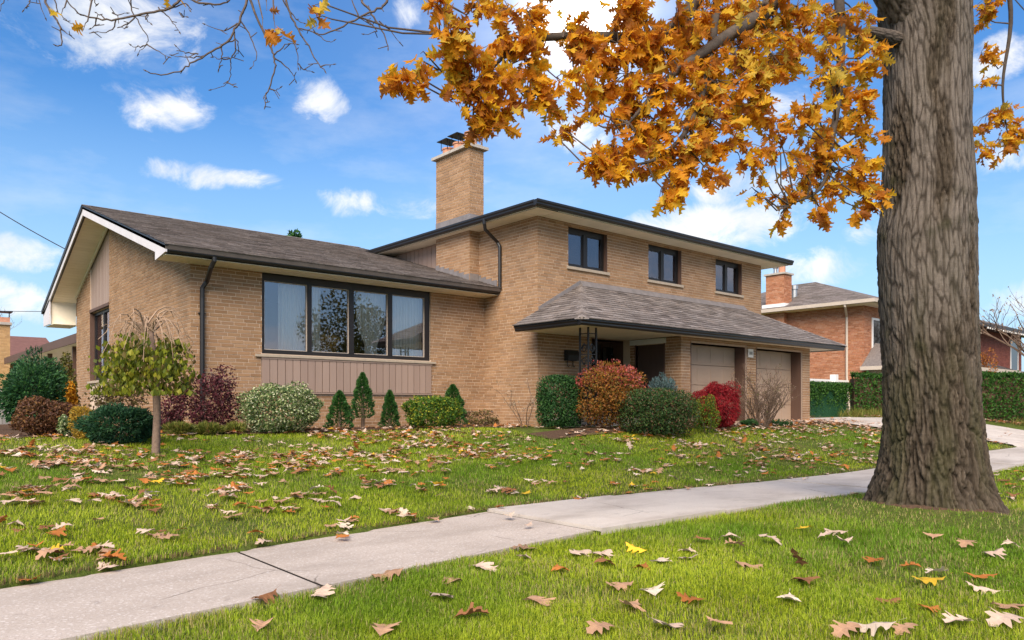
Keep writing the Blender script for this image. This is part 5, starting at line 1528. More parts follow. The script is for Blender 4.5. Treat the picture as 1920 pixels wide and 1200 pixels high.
# silhouette measured in the picture: row, left, right
SIL = [(975, 1598, 1902), (950, 1612, 1890), (925, 1622, 1876), (900, 1631, 1868), (860, 1640, 1858), (800, 1646, 1849), (700, 1647, 1840), (600, 1644, 1836), (500, 1640, 1834), (450, 1639, 1834), (425, 1641, 1834), (395, 1647, 1833),
       (360, 1648, 1834), (300, 1648, 1828), (250, 1650, 1823), (150, 1650, 1823), (80, 1646, 1826), (20, 1636, 1824), (-60, 1640, 1818), (-200, 1650, 1800), (-420, 1665, 1780), (-600, 1680, 1765)]
zz = np.array([(HOR - s[0]) / FPX * TT for s in SIL]); cc_ = np.array([(s[1] + s[2]) / 2 for s in SIL]); rr_ = np.array([(s[2] - s[1]) / 2 / FPX * TT * .845 for s in SIL])
nT, nZ = 320, 680
zs = np.linspace(zz[0], zz[-1], nZ)
cx = np.interp(zs, zz, cc_); rad = np.interp(zs, zz, rr_)
k_ = np.ones(9) / 9; 
pad = lambda a: np.convolve(np.pad(a, 4, mode='edge'), k_, mode='valid')
cx = pad(cx); rad = pad(rad)
th = np.linspace(0, 2 * np.pi, nT, endpoint=False)
TH, ZZ = np.meshgrid(th, zs); RR = np.repeat(rad[:, None], nT, 1)
def worley(u, v, nu, seed):
    """F1, F2 of a cell pattern that wraps after nu cells in u"""
    ui = np.floor(u).astype(int); vi = np.floor(v).astype(int)
    f1 = np.full(u.shape, 9.0); f2 = np.full(u.shape, 9.0); idv = np.zeros(u.shape)
    for a in (-1, 0, 1):
        for b in (-1, 0, 1):
            cu = ui + a; cv = vi + b
            h = ((cu % nu) * 73856093) ^ (cv * 19349663) ^ (seed * 83492791)
            h = (h ^ (h >> 13)) * 1274126177 & 0x7fffffff
            ru = ((h >> 3) & 1023) / 1023.0; rv = ((h >> 14) & 1023) / 1023.0
            d = np.hypot(u - (cu + .15 + .7 * ru), v - (cv + .1 + .8 * rv))
            m1 = d < f1
            f2 = np.where(m1, f1, np.minimum(f2, d)); f1 = np.where(m1, d, f1); idv = np.where(m1, ru, idv)
    return f1, f2, idv
wx = (fbm(TH * 4, ZZ * 1.3, 3) - .5); wz = (fbm(TH * 5, ZZ * 2.2, 13) - .5)
nu = 56
U = TH / (2 * np.pi) * nu
f1, f2, ida = worley(U + wx * 1.7 + .12 * np.sin(ZZ * 9 + TH * 3), ZZ / .36 + wz * 1.3 + U * .31, nu, 4)
edge = f2 - f1
nu2 = 104
U2 = TH / (2 * np.pi) * nu2
g1, g2, idb = worley(U2 + wx * 2.4 + .2 * np.sin(ZZ * 14), ZZ / .17 + wz * 2 + U2 * .27, nu2, 9)
edge2 = g2 - g1
nu3 = 150
U3 = TH / (2 * np.pi) * nu3
e1, e2, idc = worley(U3 + wx * 5, ZZ / .075 + wz * 3 + U3 * .4, nu3, 19)
edge3 = e2 - e1
zn = (ZZ - zz[0])
low = np.clip(1 - (zn - 1.0) / 1.6, 0, 1)                # rough near the ground, smoother plates above
patch = np.clip((fbm(TH * 2.0, ZZ * .75, 21) - .40) * 7, 0, 1) * (1 - low) + 0.0
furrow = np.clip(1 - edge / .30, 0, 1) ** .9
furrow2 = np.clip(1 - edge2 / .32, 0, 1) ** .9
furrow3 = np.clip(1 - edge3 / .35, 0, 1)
band = np.zeros_like(ZZ)
for yb, wb in ((362, .05), (270, .04), (440, .05), (640, .04)):
    zb_ = (HOR - yb) / FPX * TT + .10 * np.sin(TH * 2 + yb); band += np.exp(-((ZZ - zb_) / wb) ** 2)
amt = .028 + .008 * low - .018 * patch
disp = -furrow * amt - furrow2 * (.014 * (1 - .8 * patch)) - furrow3 * .005 * (1 - .7 * patch) + (ida - .5) * .016 * (1 - patch) + (idb - .5) * .010 * (1 - .8 * patch)
disp += .010 * (fbm(TH * 34, ZZ * 9, 35, 3) - .5) * (1 - .6 * patch) + .012 * (fbm(TH * 9, ZZ * 5, 31) - .5) + .05 * (fbm(TH * 1.0 + 4, ZZ * .9, 41) - .5) * np.sin(TH / 2) ** 0
disp += band * .022 * (fbm(TH * 20, ZZ * 14, 51) - .3)
flare = np.clip(1 - (zn) / .55, 0, 1) ** 1.6
disp += flare * .10 * (np.abs(np.sin(TH * 3.5 + .7)) ** 1.5 - .4)
seam = np.minimum(TH, 2 * np.pi - TH)
rr2 = RR + disp * np.clip(RR / .5, .4, 1.2)
base0 = dirpx(0, HOR)
ctr = np.array([FWD.x, FWD.y, 0]) * TT; rgt = np.array(RGT)
axis = ctr[None] + rgt[None] * ((cx - 960) / FPX * TT)[:, None]
# start the seam on the far side of the trunk
far = math.atan2(FWD.y, FWD.x)
X = axis[:, 0][:, None] + rr2 * np.cos(TH + far); Y = axis[:, 1][:, None] + rr2 * np.sin(TH + far)
V = np.stack([X, Y, ZZ], -1).reshape(-1, 3)
i0 = (np.arange(nZ - 1)[:, None] * nT + np.arange(nT)[None]).ravel(); i1 = (np.arange(nZ - 1)[:, None] * nT + (np.arange(nT)[None] + 1) % nT).ravel()
F = np.stack([i0, i1, i1 + nT, i0 + nT], -1)
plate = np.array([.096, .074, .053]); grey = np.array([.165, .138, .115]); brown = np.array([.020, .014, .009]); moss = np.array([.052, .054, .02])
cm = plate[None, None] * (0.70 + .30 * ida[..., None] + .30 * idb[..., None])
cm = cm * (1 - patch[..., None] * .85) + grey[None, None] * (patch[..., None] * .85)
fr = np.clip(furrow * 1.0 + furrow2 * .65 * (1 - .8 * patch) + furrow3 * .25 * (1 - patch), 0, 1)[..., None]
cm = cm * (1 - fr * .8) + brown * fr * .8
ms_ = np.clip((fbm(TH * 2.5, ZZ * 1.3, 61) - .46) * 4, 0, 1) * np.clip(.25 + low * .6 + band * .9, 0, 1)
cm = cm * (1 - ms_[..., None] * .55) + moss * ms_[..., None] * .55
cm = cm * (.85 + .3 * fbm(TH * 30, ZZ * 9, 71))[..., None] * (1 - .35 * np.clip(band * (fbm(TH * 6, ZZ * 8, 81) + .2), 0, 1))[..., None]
def bark_mat():
    m = bpy.data.materials.new('oak_bark'); m.use_nodes = True
    t = NT(m.node_tree)
    co = t.n('ShaderNodeTexCoord').outputs['Object']
    v = t.vm('MULTIPLY', co, (1, 1, .28))
    c = t.n('ShaderNodeAttribute', {'attribute_name': 'col'}).outputs['Color']
    f = t.map(t.noise(v, 55, 6, .7), .25, .75, .72, 1.3)
    c = t.mix(1.0, c, t.n('ShaderNodeCombineColor', None, i0=f, i1=f, i2=f), 'MULTIPLY')
    p = t.n('ShaderNodeBsdfPrincipled', None, Base_Color=c, Roughness=.92)
    p.inputs['Specular IOR Level'].default_value = .15
    h = t.m('ADD', t.noise(v, 60, 6, .7), t.m('MULTIPLY', t.noise(t.vm('MULTIPLY', co, (1, 1, 6)), 14, 3, .5), .25))
    t.set(p.inputs['Normal'], t.n('ShaderNodeBump', None, Strength=1.0, Distance=.016, Height=h))
    t.n('ShaderNodeOutputMaterial', None, Surface=p)
    MATS['oak_bark'] = m
bark_mat()
mat('oak_bark_limb', [(.085, .069, .056)], .95, .15, noise=(9, .4, (1, 1, 1)), bump=(22, 1.0))
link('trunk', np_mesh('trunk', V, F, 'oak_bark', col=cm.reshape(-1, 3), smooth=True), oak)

def smooth_line(pts, n=8):
    """Catmull-Rom through points"""
    P = [Vector(p) for p in pts]; P = [P[0] * 2 - P[1]] + P + [P[-1] * 2 - P[-2]]
    out = []
    for i in range(1, len(P) - 2):
        for k in range(n):
            u = k / n; a, b, c, d = P[i - 1:i + 3]
            out.append(.5 * ((2 * b) + (c - a) * u + (2 * a - 5 * b + 4 * c - d) * u * u + (3 * b - a - 3 * c + d) * u ** 3))
    out.append(P[-2]); return out
LIMBS = []
def limb(pts, r0, r1, name='limb', k=9, m='bark_limb'):
    L_ = smooth_line([at(*p) for p in pts], 6); n = len(L_)
    b = MB(); b.tube(L_, [r0 + (r1 - r0) * (i / (n - 1)) ** .8 for i in range(n)], k); o = b.build(name, m, oak, smooth=True)
    LIMBS.extend(L_)
    return L_
def bark_limb(pts, r0, r1, name='limb'):
    # a limb with the furrowed bark of the trunk
    L_ = smooth_line([at(*p) for p in pts], 22); n = len(L_); k = 90
    P = np.array([tuple(q) for q in L_]); T = np.gradient(P, axis=0); T = unit(T)
    ref = np.array([0.3, 1.0, 0.1]); A = unit(np.cross(T, ref)); B = np.cross(T, A)
    s_ = np.concatenate([[0], np.cumsum(np.linalg.norm(np.diff(P, axis=0), axis=1))])
    a = np.linspace(0, 2 * np.pi, k, endpoint=False); AA, SS = np.meshgrid(a, s_)
    rad_ = (r0 + (r1 - r0) * (np.linspace(0, 1, n)) ** .8)[:, None]
    w1, w2, wi = worley(AA / (2 * np.pi) * 20 + fbm(AA * 3, SS * 2, 3), SS / .22 + fbm(AA * 3, SS * 3, 8), 20, 44)
    fu = np.clip(1 - (w2 - w1) / .3, 0, 1)
    rr__ = rad_ * (1 - .09 * fu + .05 * (wi - .5) + .10 * (fbm(AA, SS * 2, 12) - .5))
    V_ = P[:, None] + A[:, None] * (rr__ * np.cos(AA))[..., None] + B[:, None] * (rr__ * np.sin(AA))[..., None]
    i0_ = (np.arange(n - 1)[:, None] * k + np.arange(k)[None]).ravel(); i1_ = (np.arange(n - 1)[:, None] * k + (np.arange(k)[None] + 1) % k).ravel()
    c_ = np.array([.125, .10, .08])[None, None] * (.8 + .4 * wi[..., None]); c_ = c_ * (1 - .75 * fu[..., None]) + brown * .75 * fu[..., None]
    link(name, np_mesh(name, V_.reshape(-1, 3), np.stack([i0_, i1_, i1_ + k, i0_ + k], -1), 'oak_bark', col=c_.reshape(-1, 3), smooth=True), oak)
bark_limb([(1752, 190, 8.3), (1722, 70, 8.05), (1672, -30, 7.8), (1600, -130, 7.45), (1520, -150, 7.1)], .27, .17)
lA = limb([(1610, -130, 7.5), (1560, -150, 7.3), (1510, -90, 7.0), (1440, 14, 6.7), (1395, 48, 6.4), (1330, 90, 6.2), (1250, 150, 6.0), (1180, 230, 5.9)], .15, .010, m='oak_bark_limb')
lB = limb([(1610, -150, 7.5), (1480, -150, 6.9), (1350, -60, 6.5), (1270, 48, 6.3), (1210, 70, 6.2), (1090, 68, 6.0), (1000, 74, 5.9), (940, 110, 5.8), (890, 170, 5.7)], .10, .008)
lC = limb([(1480, -150, 6.9), (1200, -190, 6.5), (900, -150, 6.2), (640, -110, 6.0), (430, -90, 5.9), (250, -60, 5.9), (80, -70, 5.9)], .085, .012)
lD = limb([(1560, -120, 7.2), (1575, 20, 7.0), (1575, 150, 6.9), (1560, 260, 6.8), (1540, 350, 6.7), (1480, 385, 6.6)], .06, .006)
lE = limb([(1760, -120, 8.1), (1860, -130, 8.4), (1895, 20, 8.5), (1880, 160, 8.5), (1890, 260, 8.6)], .05, .005)
lF = limb([(1760, -150, 8.0), (1900, -300, 8.5), (2050, -380, 9.2), (2250, -420, 10.5)], .22, .05)
lG = limb([(1740, -500, 8.0), (1700, -800, 8.3), (1640, -1000, 8.8)], .2, .05)
lH = limb([(1740, -430, 8.0), (1850, -700, 7.6), (1900, -900, 7.4)], .16, .04)
lI = limb([(900, -150, 6.2), (850, -40, 5.9), (835, 50, 5.8), (870, 130, 5.7)], .03, .006)
lJ = limb([(1350, -60, 6.5), (1330, 120, 6.2), (1290, 240, 6.0), (1225, 300, 5.9), (1150, 310, 5.8)], .04, .006)
bark_limb([(1685, 75, 7.95), (1652, 66, 7.62), (1626, 60, 7.5), (1607, 74, 7.42)], .085, .04, 'branch_stub')

# bare hanging twigs at the upper left: polylines read off the picture (2.526 per picture pixel)
TW = [
 [[(1170, -120), (1170, 0), (1150, 60), (1125, 110), (1100, 165), (1040, 225), (965, 265), (905, 300), (850, 340), (740, 352), (690, 335)],
  [(965, 265), (900, 270), (815, 262)], [(940, 256), (880, 248), (835, 220)], [(1110, 150), (1115, 240), (1090, 280), (1095, 340), (1075, 395), (1000, 425)],
  [(1090, 275), (1050, 280), (1010, 270)], [(1125, 110), (1060, 140), (970, 115)], [(1140, 100), (1190, 180), (1215, 265), (1190, 320)], [(1050, 218), (1050, 270), (1035, 330)], [(1075, 393), (1115, 410)],
  [(1080, 200), (1120, 190), (1130, 240), (1115, 262)]],
 [[(900, -90), (850, 0), (800, 40), (700, 62), (600, 84), (530, 95), (440, 85), (370, 60), (315, 0), (300, -60)],
  [(625, -40), (625, 50), (660, 110), (695, 170), (695, 210), (655, 255)], [(695, 208), (740, 240), (800, 270)], [(695, 210), (660, 222), (620, 214)], [(750, 35), (790, 70), (820, 110), (850, 152)],
  [(550, 92), (520, 150), (445, 152)], [(640, 72), (600, 120), (560, 130), (600, 130)], [(500, 92), (470, 70), (455, 60)], [(700, 62), (690, 90), (715, 112)], [(530, 60), (560, 70), (600, 62)], [(780, 40), (880, 20), (900, 50)], [(455, 90), (445, 120), (430, 135)],
  [(850, 60), (865, 80), (885, 80)]],
 [[(1175, -90), (1185, 0), (1215, 80), (1275, 205), (1300, 270), (1300, 320), (1275, 420), (1255, 465), (1255, 505)], [(1300, 275), (1350, 310), (1380, 345), (1400, 382)], [(1280, 420), (1300, 428), (1328, 415)], [(1300, 260), (1350, 215), (1405, 210)], [(1262, 440), (1250, 460)]],
 [[(1350, -80), (1355, 0), (1380, 80), (1410, 135), (1450, 200), (1500, 290), (1540, 338)], [(1410, 135), (1480, 150), (1550, 197), (1582, 192)], [(1380, 160), (1405, 240), (1412, 322)], [(1412, 300), (1440, 330), (1478, 340)], [(1515, 318), (1580, 305)], [(1340, 0), (1400, 90), (1440, 110)]],
 [[(1850, -80), (1830, 10), (1790, 45), (1700, 80), (1600, 135), (1525, 165), (1490, 150)], [(1700, 82), (1665, 0), (1640, -70)]],
 [[(1700, -80), (1712, 0), (1750, 50), (1790, 110), (1825, 175), (1838, 230)], [(1795, 100), (1850, 145), (1892, 200)], [(1740, 100), (1785, 150), (1725, 162)], [(1700, 85), (1740, 105)]],
 [[(205, -60), (215, 0), (240, 60), (275, 105), (290, 150), (290, 212), (265, 216)], [(235, -50), (255, 0), (290, 75), (330, 105), (355, 118)], [(288, 140), (330, 165)], [(165, -50), (185, 0), (215, 85)], [(145, -50), (140, 20), (112, 48)]],
 [[(880, -60), (920, 6), (1020, 22), (1095, 0), (1130, -60)], [(930, 10), (960, 0), (940, -10)], [(20, -60), (18, 0), (0, 50)], [(415, -60), (450, 10), (460, 24)]],
]
for gi, grp in enumerate(TW):
    b = MB()
    t0 = 5.6 + .12 * (gi % 4)
    for li, line in enumerate(grp):
        pts = [at(x / 2.526, y / 2.526, t0 + .02 * k * (1 if li % 2 else -1)) for k, (x, y) in enumerate(line)]
        pts = smooth_line(pts, 4)
        for q in pts[1:-1]: q += Vector((random.gauss(0, .004), random.gauss(0, .004), random.gauss(0, .004)))
        r0 = .011 if li == 0 else .006
        n = len(pts)
        b.tube(pts, [r0 * (1 - .68 * i / (n - 1)) for i in range(n)], 5, cap=False)
        b.tube([pts[-1], pts[-1] + (pts[-1] - pts[-2]).normalized() * .022], [.006, .002], 5)      # bud
        for _ in range(2 if li else 4):                                                            # short spurs
            q = pts[random.randint(2, n - 1)]; d = Vector((random.gauss(0, 1), random.gauss(0, 1), random.gauss(0, .8))).normalized() * random.uniform(.03, .09)
            b.tube([q, q + d], [.0035, .003], 4, cap=False)
    b.build('branch', 'bark_twig', oak)

# leaf shape: lobed, pointed red-oak outline, folded along the midrib
HALF = [(0.0, .015), (.08, .05), (.15, .20), (.22, .29), (.25, .18), (.31, .14), (.37, .27), (.43, .45), (.50, .40), (.51, .22), (.57, .16), (.63, .25), (.70, .37), (.74, .27), (.75, .16), (.82, .13), (.89, .17), (.93, .08), (1.0, .004)]
HALF_FAR = [(0.0, .015), (.15, .18), (.24, .24), (.29, .09), (.44, .40), (.55, .10), (.70, .30), (.78, .09), (1.0, .005)]
def leaf_shape(half, curl, fold, twist, wav, seed):
    r = np.random.default_rng(seed)
    V = []; F = []
    n = len(half)
    for (y, x) in half: V.append((0, y, 0))
    for s in (1, -1):
        o = len(V)
        for (y, x) in half: V.append((s * x * r.uniform(.85, 1.15), y + r.normal(0, .008) + .22 * x, 0))
        for i in range(n - 1):
            a, b_, c, d = i, i + 1, o + i + 1, o + i
            F += [(a, d, b_), (b_, d, c)] if s > 0 else [(a, b_, d), (b_, c, d)]
    V = np.array(V, dtype=float)
    o = len(V)
    V = np.concatenate([V, np.array([(-.008, -.22, 0), (.008, -.22, 0), (0, .0, .0)])]); F.append((o, o + 1, 0))
    x, y = V[:, 0].copy(), V[:, 1].copy()
    V[:, 2] = curl * (y - .4) ** 2 + fold * np.abs(x) + twist * x * (y - .4) + wav * np.sin(x * 14 + y * 5) * np.abs(x) + .02 * np.sin(y * 12)
    V[:, 0] *= 1 - .15 * abs(fold)
    V[:, 1] -= .0
    return V, np.array(F)
CV = [leaf_shape(HALF, *p) for p in ((-.35, .25, .5, .10, 1), (.25, .35, -.7, .12, 2), (-.6, .15, .9, .15, 3), (-.2, .55, .2, .1, 4))]
CVF = [leaf_shape(HALF_FAR, *p) for p in ((-.35, .25, .5, .10, 5), (.25, .35, -.7, .12, 6), (-.6, .15, .9, .15, 7))]
# foliage masses: picture x, y, radius in picture pixels, distance, number of leaves, gold share
BL = [(752, 155, 30, 5.2, 26, 0), (772, 150, 22, 5.2, 12, 0), (783, 118, 14, 5.2, 9, .1), (788, 101, 9, 5.2, 3, .1), (818, 8, 26, 5.3, 18, .1), (838, 45, 24, 5.3, 22, .1), (856, 68, 24, 5.3, 20, .2), (835, 75, 16, 5.4, 10, .3), (500, 20, 10, 5.3, 1, .1), (492, 58, 11, 5.3, 3, .1), (516, 60, 11, 5.3, 3, .3), (585, 8, 13, 5.2, 4, .4), (588, 35, 11, 5.2, 3, .3), (156, 57, 8, 5.5, 1, .2), (115, 27, 5, 5.6, 1, 0), (310, 2, 10, 5.8, 2, 0),
      (865, 105, 40, 5.5, 40, .1), (850, 140, 30, 5.5, 30, .05), (895, 120, 46, 5.6, 46, .1), (925, 150, 40, 5.6, 40, .1), (880, 160, 34, 5.5, 30, .05), (905, 200, 40, 5.6, 42, .1), (895, 232, 22, 5.6, 18, .05), (938, 215, 28, 5.6, 24, .05), (957, 200, 18, 5.6, 10, .3), (870, 195, 16, 5.5, 8, 0), (947, 247, 10, 5.6, 3, 0),
      (905, 10, 28, 5.8, 18, .1), (950, 20, 40, 5.8, 34, .15), (985, 20, 30, 5.9, 24, 0), (1010, 5, 20, 5.9, 12, 0), (960, 75, 44, 5.8, 46, .1), (1000, 55, 22, 5.8, 14, 0), (985, 125, 40, 5.8, 40, .1), (1000, 165, 36, 5.8, 34, .1), (1020, 190, 20, 5.8, 12, .1), (930, 70, 22, 5.8, 14, .3),
      (1050, 165, 30, 5.8, 22, .1), (1040, 205, 20, 5.8, 13, .5), (1038, 235, 18, 5.8, 12, .1), (1028, 252, 12, 5.8, 6, 0), (1075, 75, 36, 5.9, 34, 0), (1060, 60, 24, 5.9, 18, 0), (1100, 95, 30, 5.9, 22, 0), (1090, 165, 34, 5.9, 28, .1), (1108, 190, 22, 5.9, 14, .0), (1085, 225, 10, 5.8, 3, 0), (1140, 225, 10, 5.8, 5, 0),
      (1165, 20, 36, 6.0, 60, 0), (1210, 50, 56, 6.1, 90, 0), (1160, 100, 50, 6.0, 70, .05), (1130, 130, 34, 6.0, 36, 0), (1170, 150, 52, 6.0, 80, 0), (1160, 200, 34, 6.0, 36, .0), (1200, 205, 44, 6.0, 50, .1), (1240, 110, 60, 6.1, 95, 0), (1270, 40, 60, 6.2, 90, .05), (1250, 165, 52, 6.0, 70, .05), (1300, 80, 60, 6.3, 90, .1), (1330, 25, 55, 6.4, 70, .1),
      (1230, 240, 40, 6.0, 44, .2), (1195, 255, 34, 5.9, 36, .1), (1150, 280, 34, 5.9, 34, .05), (1125, 305, 32, 5.8, 40, .0), (1105, 312, 20, 5.8, 18, 0), (1160, 315, 18, 5.8, 14, 0), (1190, 310, 22, 5.9, 10, 0), (1240, 290, 34, 5.9, 34, .15), (1255, 330, 28, 5.9, 26, .1), (1245, 365, 20, 5.9, 18, .2), (1270, 360, 16, 5.9, 9, 0), (1280, 310, 30, 6.0, 22, .05), (1325, 325, 26, 6.0, 18, .0), (1290, 270, 40, 6.0, 44, .15), (1300, 200, 52, 6.1, 70, .25), (1345, 170, 56, 6.2, 80, .2), (1340, 240, 44, 6.1, 50, .25), (1345, 285, 26, 6.1, 22, .05), (1380, 265, 22, 6.2, 16, .2), (1320, 130, 50, 6.2, 70, .15), (1385, 110, 56, 6.4, 75, .2), (1390, 60, 50, 6.5, 60, .2), (1390, 15, 50, 6.6, 60, .2), (1390, 175, 50, 6.4, 60, .4), (1430, 180, 40, 6.4, 36, .3), (1400, 215, 34, 6.3, 26, .15), (1445, 20, 52, 6.7, 64, .3), (1440, 75, 46, 6.6, 48, .3), (1450, 125, 40, 6.6, 36, .3), (1500, 30, 52, 6.8, 60, .3), (1490, 90, 44, 6.8, 44, .35), (1470, 140, 26, 6.6, 16, .3),
      (1525, 200, 36, 6.4, 30, .2), (1500, 230, 30, 6.5, 20, .1), (1555, 40, 46, 7.0, 46, .25), (1550, 95, 44, 6.9, 40, .35), (1580, 130, 40, 6.9, 34, .3), (1600, 30, 34, 7.2, 26, .25), (1615, 75, 30, 7.1, 18, .4), (1590, 175, 40, 6.9, 36, .25), (1620, 150, 30, 7.0, 22, .35), (1540, 150, 34, 6.8, 24, .5), (1555, 120, 16, 6.2, 4, 1.0), (1620, 215, 36, 7.0, 34, .15), (1580, 235, 42, 6.9, 42, .15), (1545, 245, 34, 6.8, 28, .15), (1510, 265, 30, 6.7, 24, .05), (1490, 295, 28, 6.6, 24, .05), (1525, 300, 34, 6.7, 30, .1), (1560, 290, 34, 6.8, 30, .25), (1610, 270, 36, 7.0, 36, .2), (1630, 310, 30, 7.0, 28, .2), (1580, 330, 36, 6.9, 34, .1), (1540, 345, 32, 6.8, 30, .2), (1500, 340, 28, 6.7, 22, .05), (1470, 365, 22, 6.6, 16, 0), (1465, 405, 15, 6.6, 12, 0), (1530, 385, 18, 6.7, 13, 0), (1545, 405, 16, 6.7, 12, 0), (1610, 350, 34, 7.0, 34, .15), (1635, 385, 26, 7.0, 24, .1), (1610, 400, 18, 7.0, 12, .05), (1625, 345, 24, 7.0, 20, .15),
      (1414, 362, 13, 6.3, 6, 0), (1405, 355, 10, 6.3, 3, 0), (1435, 225, 16, 6.4, 8, .1), (1455, 235, 20, 6.4, 14, .1), (1440, 255, 12, 6.4, 6, 0), (1460, 280, 14, 6.5, 8, 0), (1410, 290, 22, 6.2, 16, 0), (1420, 320, 14, 6.2, 8, 0), (1395, 300, 14, 6.2, 8, .1),
      (1845, 12, 34, 8.5, 40, .1), (1835, 40, 24, 8.5, 24, .1), (1832, 110, 22, 8.5, 18, .1), (1855, 120, 22, 8.5, 15, .1), (1850, 150, 16, 8.5, 10, 0), (1845, 225, 28, 8.6, 28, .1), (1875, 235, 32, 8.6, 34, .15), (1900, 210, 16, 8.6, 7, 0), (1898, 250, 24, 8.6, 22, .2), (1870, 270, 24, 8.6, 20, .1), (1842, 285, 24, 8.6, 22, .05), (1870, 295, 12, 8.6, 6, .1), (1912, 270, 14, 8.6, 8, .2),
      (1655, 115, 20, 6.8, 10, .4), (1648, 92, 22, 6.7, 9, .4),
      (1780, -350, 150, 8.8, 160, .2), (1950, -250, 160, 9.0, 160, .2), (1600, -260, 150, 7.6, 130, .2), (1400, -220, 130, 6.8, 110, .2), (1150, -180, 110, 6.4, 80, .1), (1900, -60, 40, 8.8, 24, .1), (1700, -700, 220, 8.6, 200, .2), (2100, -450, 200, 10, 160, .2)]
wind = RGT * .55 + Vector((0, 0, -.55))
LIM = np.array([tuple(q) for q in LIMBS])
leaves = []                                      # (matrix rows, size rank, material, variant)
tw = MB()
for (bx_, by_, br, bt, bn, gold) in BL:
    C = at(bx_, by_, bt); rw = br * bt / FPX
    bn = round(bn * 1.3) if bn > 8 else bn; ntw = max(1, int(bn / 7))
    j = int(np.argmin(((LIM - np.array(tuple(C))) ** 2).sum(1))); A = Vector(LIM[j])
    hub_ = C + (A - C) * .12 + Vector((0, 0, rw * .3))
    if (A - C).length < 1.6:
        mid = (A + hub_) / 2 + Vector((random.gauss(0, .04), random.gauss(0, .04), -.05 + random.gauss(0, .03)))
        tw.tube([A, A.lerp(mid, .6), mid, hub_], [.010, .008, .007, .005], 5, cap=False)
    else:
        tw.tube([hub_ + Vector((.15, .1, .5)), hub_ + Vector((.05, 0, .2)), hub_], [.006, .005, .004], 5, cap=False)
    for k in range(ntw):
        off = Vector((random.gauss(0, 1), random.gauss(0, 1), random.gauss(0, 1))); off = off.normalized() * rw * random.random() ** .5 * 1.0
        if bn < 4: off = Vector((0, 0, 0))
        T = C + off
        tw.tube([hub_, hub_.lerp(T, .5) + Vector((0, 0, .02)), T], [.004, .003, .002], 4, cap=False)
        m_here = max(1, round(bn / ntw))
        td = (T - hub_).normalized() if (T - hub_).length > 1e-3 else Vector((1, 0, 0))
        for l in range(m_here):
            rd = Vector((random.gauss(0, 1), random.gauss(0, 1), random.gauss(0, 1))).normalized()
            d = (td * .5 + rd * .8 + wind * .75).normalized()
            pos = T - td * random.random() * .07
            nrm = Vector((random.gauss(0, .8), random.gauss(0, .8), random.gauss(.3, .8)))
            s = d.cross(nrm); s = s.normalized() if s.length > 1e-3 else d.orthogonal()
            nn = s.cross(d)
            size = random.uniform(.085, .15)
            leaves.append((s, d, nn, pos + d * size * .2, size, random.random() < gold))
tw.build('twig', 'bark_twig', oak, kind='stuff')
def leaf_obj_mat(q):
    s, d, nn, pos, size, g = q
    return Matrix(((s.x * size, d.x * size, nn.x * size, pos.x), (s.y * size, d.y * size, nn.y * size, pos.y), (s.z * size, d.z * size, nn.z * size, pos.z), (0, 0, 0, 1)))
def leaf_px(q):
    f = q[3].dot(FWD)
    if f < 1: return 0
    x = 960 + q[3].dot(RGT) / f * FPX; y = HOR - q[3].z / f * FPX
    if not (10 < x < 1910 and 10 < y < 1190): return 0
    return q[4] / f * abs(q[2].dot(q[3].normalized())) + q[4] / f * .2
leaves.sort(key=lambda q: -leaf_px(q))
lmesh = {}
for vi, (V, F) in enumerate(CV):
    for g in (0, 1): lmesh[vi, g] = np_mesh('leaf', V, F, 'oak_leaf_gold' if g else 'oak_leaf')
pinv = Matrix.Translation(-world_loc(oak))
for i, q in enumerate(leaves[:300]):
    o = bpy.data.objects.new('leaf', lmesh[i % len(CV), int(q[5])]); COL.objects.link(o)
    o.parent = oak; o.matrix_parent_inverse = pinv; o.matrix_basis = leaf_obj_mat(q)
for g in (0, 1):
    rest_ = [q for q in leaves[300:] if int(q[5]) == g]
    Vs = []; Fs = []; o_ = 0
    for i, q in enumerate(rest_):
        V, F = CV[i % 4] if i % 3 == 0 and q[3].length < 9 else CVF[i % 3]
        M = np.array(leaf_obj_mat(q))
        Vs.append(V @ M[:3, :3].T + M[:3, 3]); Fs.append(F + o_); o_ += len(V)
    if Vs: link('leaves', np_mesh('leaves', np.concatenate(Vs), np.concatenate(Fs), 'oak_leaf_gold' if g else 'oak_leaf'), oak, kind='stuff')

# ------------------------------------------------------------------ fallen leaves
GV = [leaf_shape(HALF, *p) for p in ((-.35, .12, .2, .10, 11), (-.2, .30, -.2, .12, 12), (-.55, .10, .4, .10, 13), (.3, -.2, .25, .12, 14), (-.25, .42, .15, .10, 15), (-.1, .05, .2, .14, 16))]
GVF = [leaf_shape(HALF_FAR, *p) for p in ((-.35, .12, .2, .10, 11), (-.2, .30, -.2, .12, 12), (-.55, .10, .4, .10, 13), (.3, -.2, .25, .12, 14), (-.25, .42, .15, .10, 15), (-.1, .05, .2, .14, 16))]
POSE = ['arched', 'folded', 'curled', 'cupped', 'rolled', 'flat']
FC = {'pale': (.56, .41, .31), 'tan': (.40, .235, .14), 'rust': (.40, .14, .03), 'yellow': (.68, .43, .03), 'brown': (.25, .11, .045), 'cream': (.60, .48, .37)}
for k, c in FC.items():
    v = [tuple(x * s for x in c) for s in (.85, 1.0, 1.12)]
    mat('fallen_' + k, v, .75, .25, noise=(6, .15), trans=.15)
CW = {'lawn': [('pale', .27), ('tan', .26), ('rust', .22), ('yellow', .03), ('brown', .14), ('cream', .08)],
      'strip': [('pale', .29), ('tan', .30), ('rust', .12), ('yellow', .03), ('brown', .11), ('cream', .15)]}
def pick(w_):
    r = random.random()
    for k, p in w_:
        r -= p
        if r <= 0: return k
    return w_[0][0]
FL = []
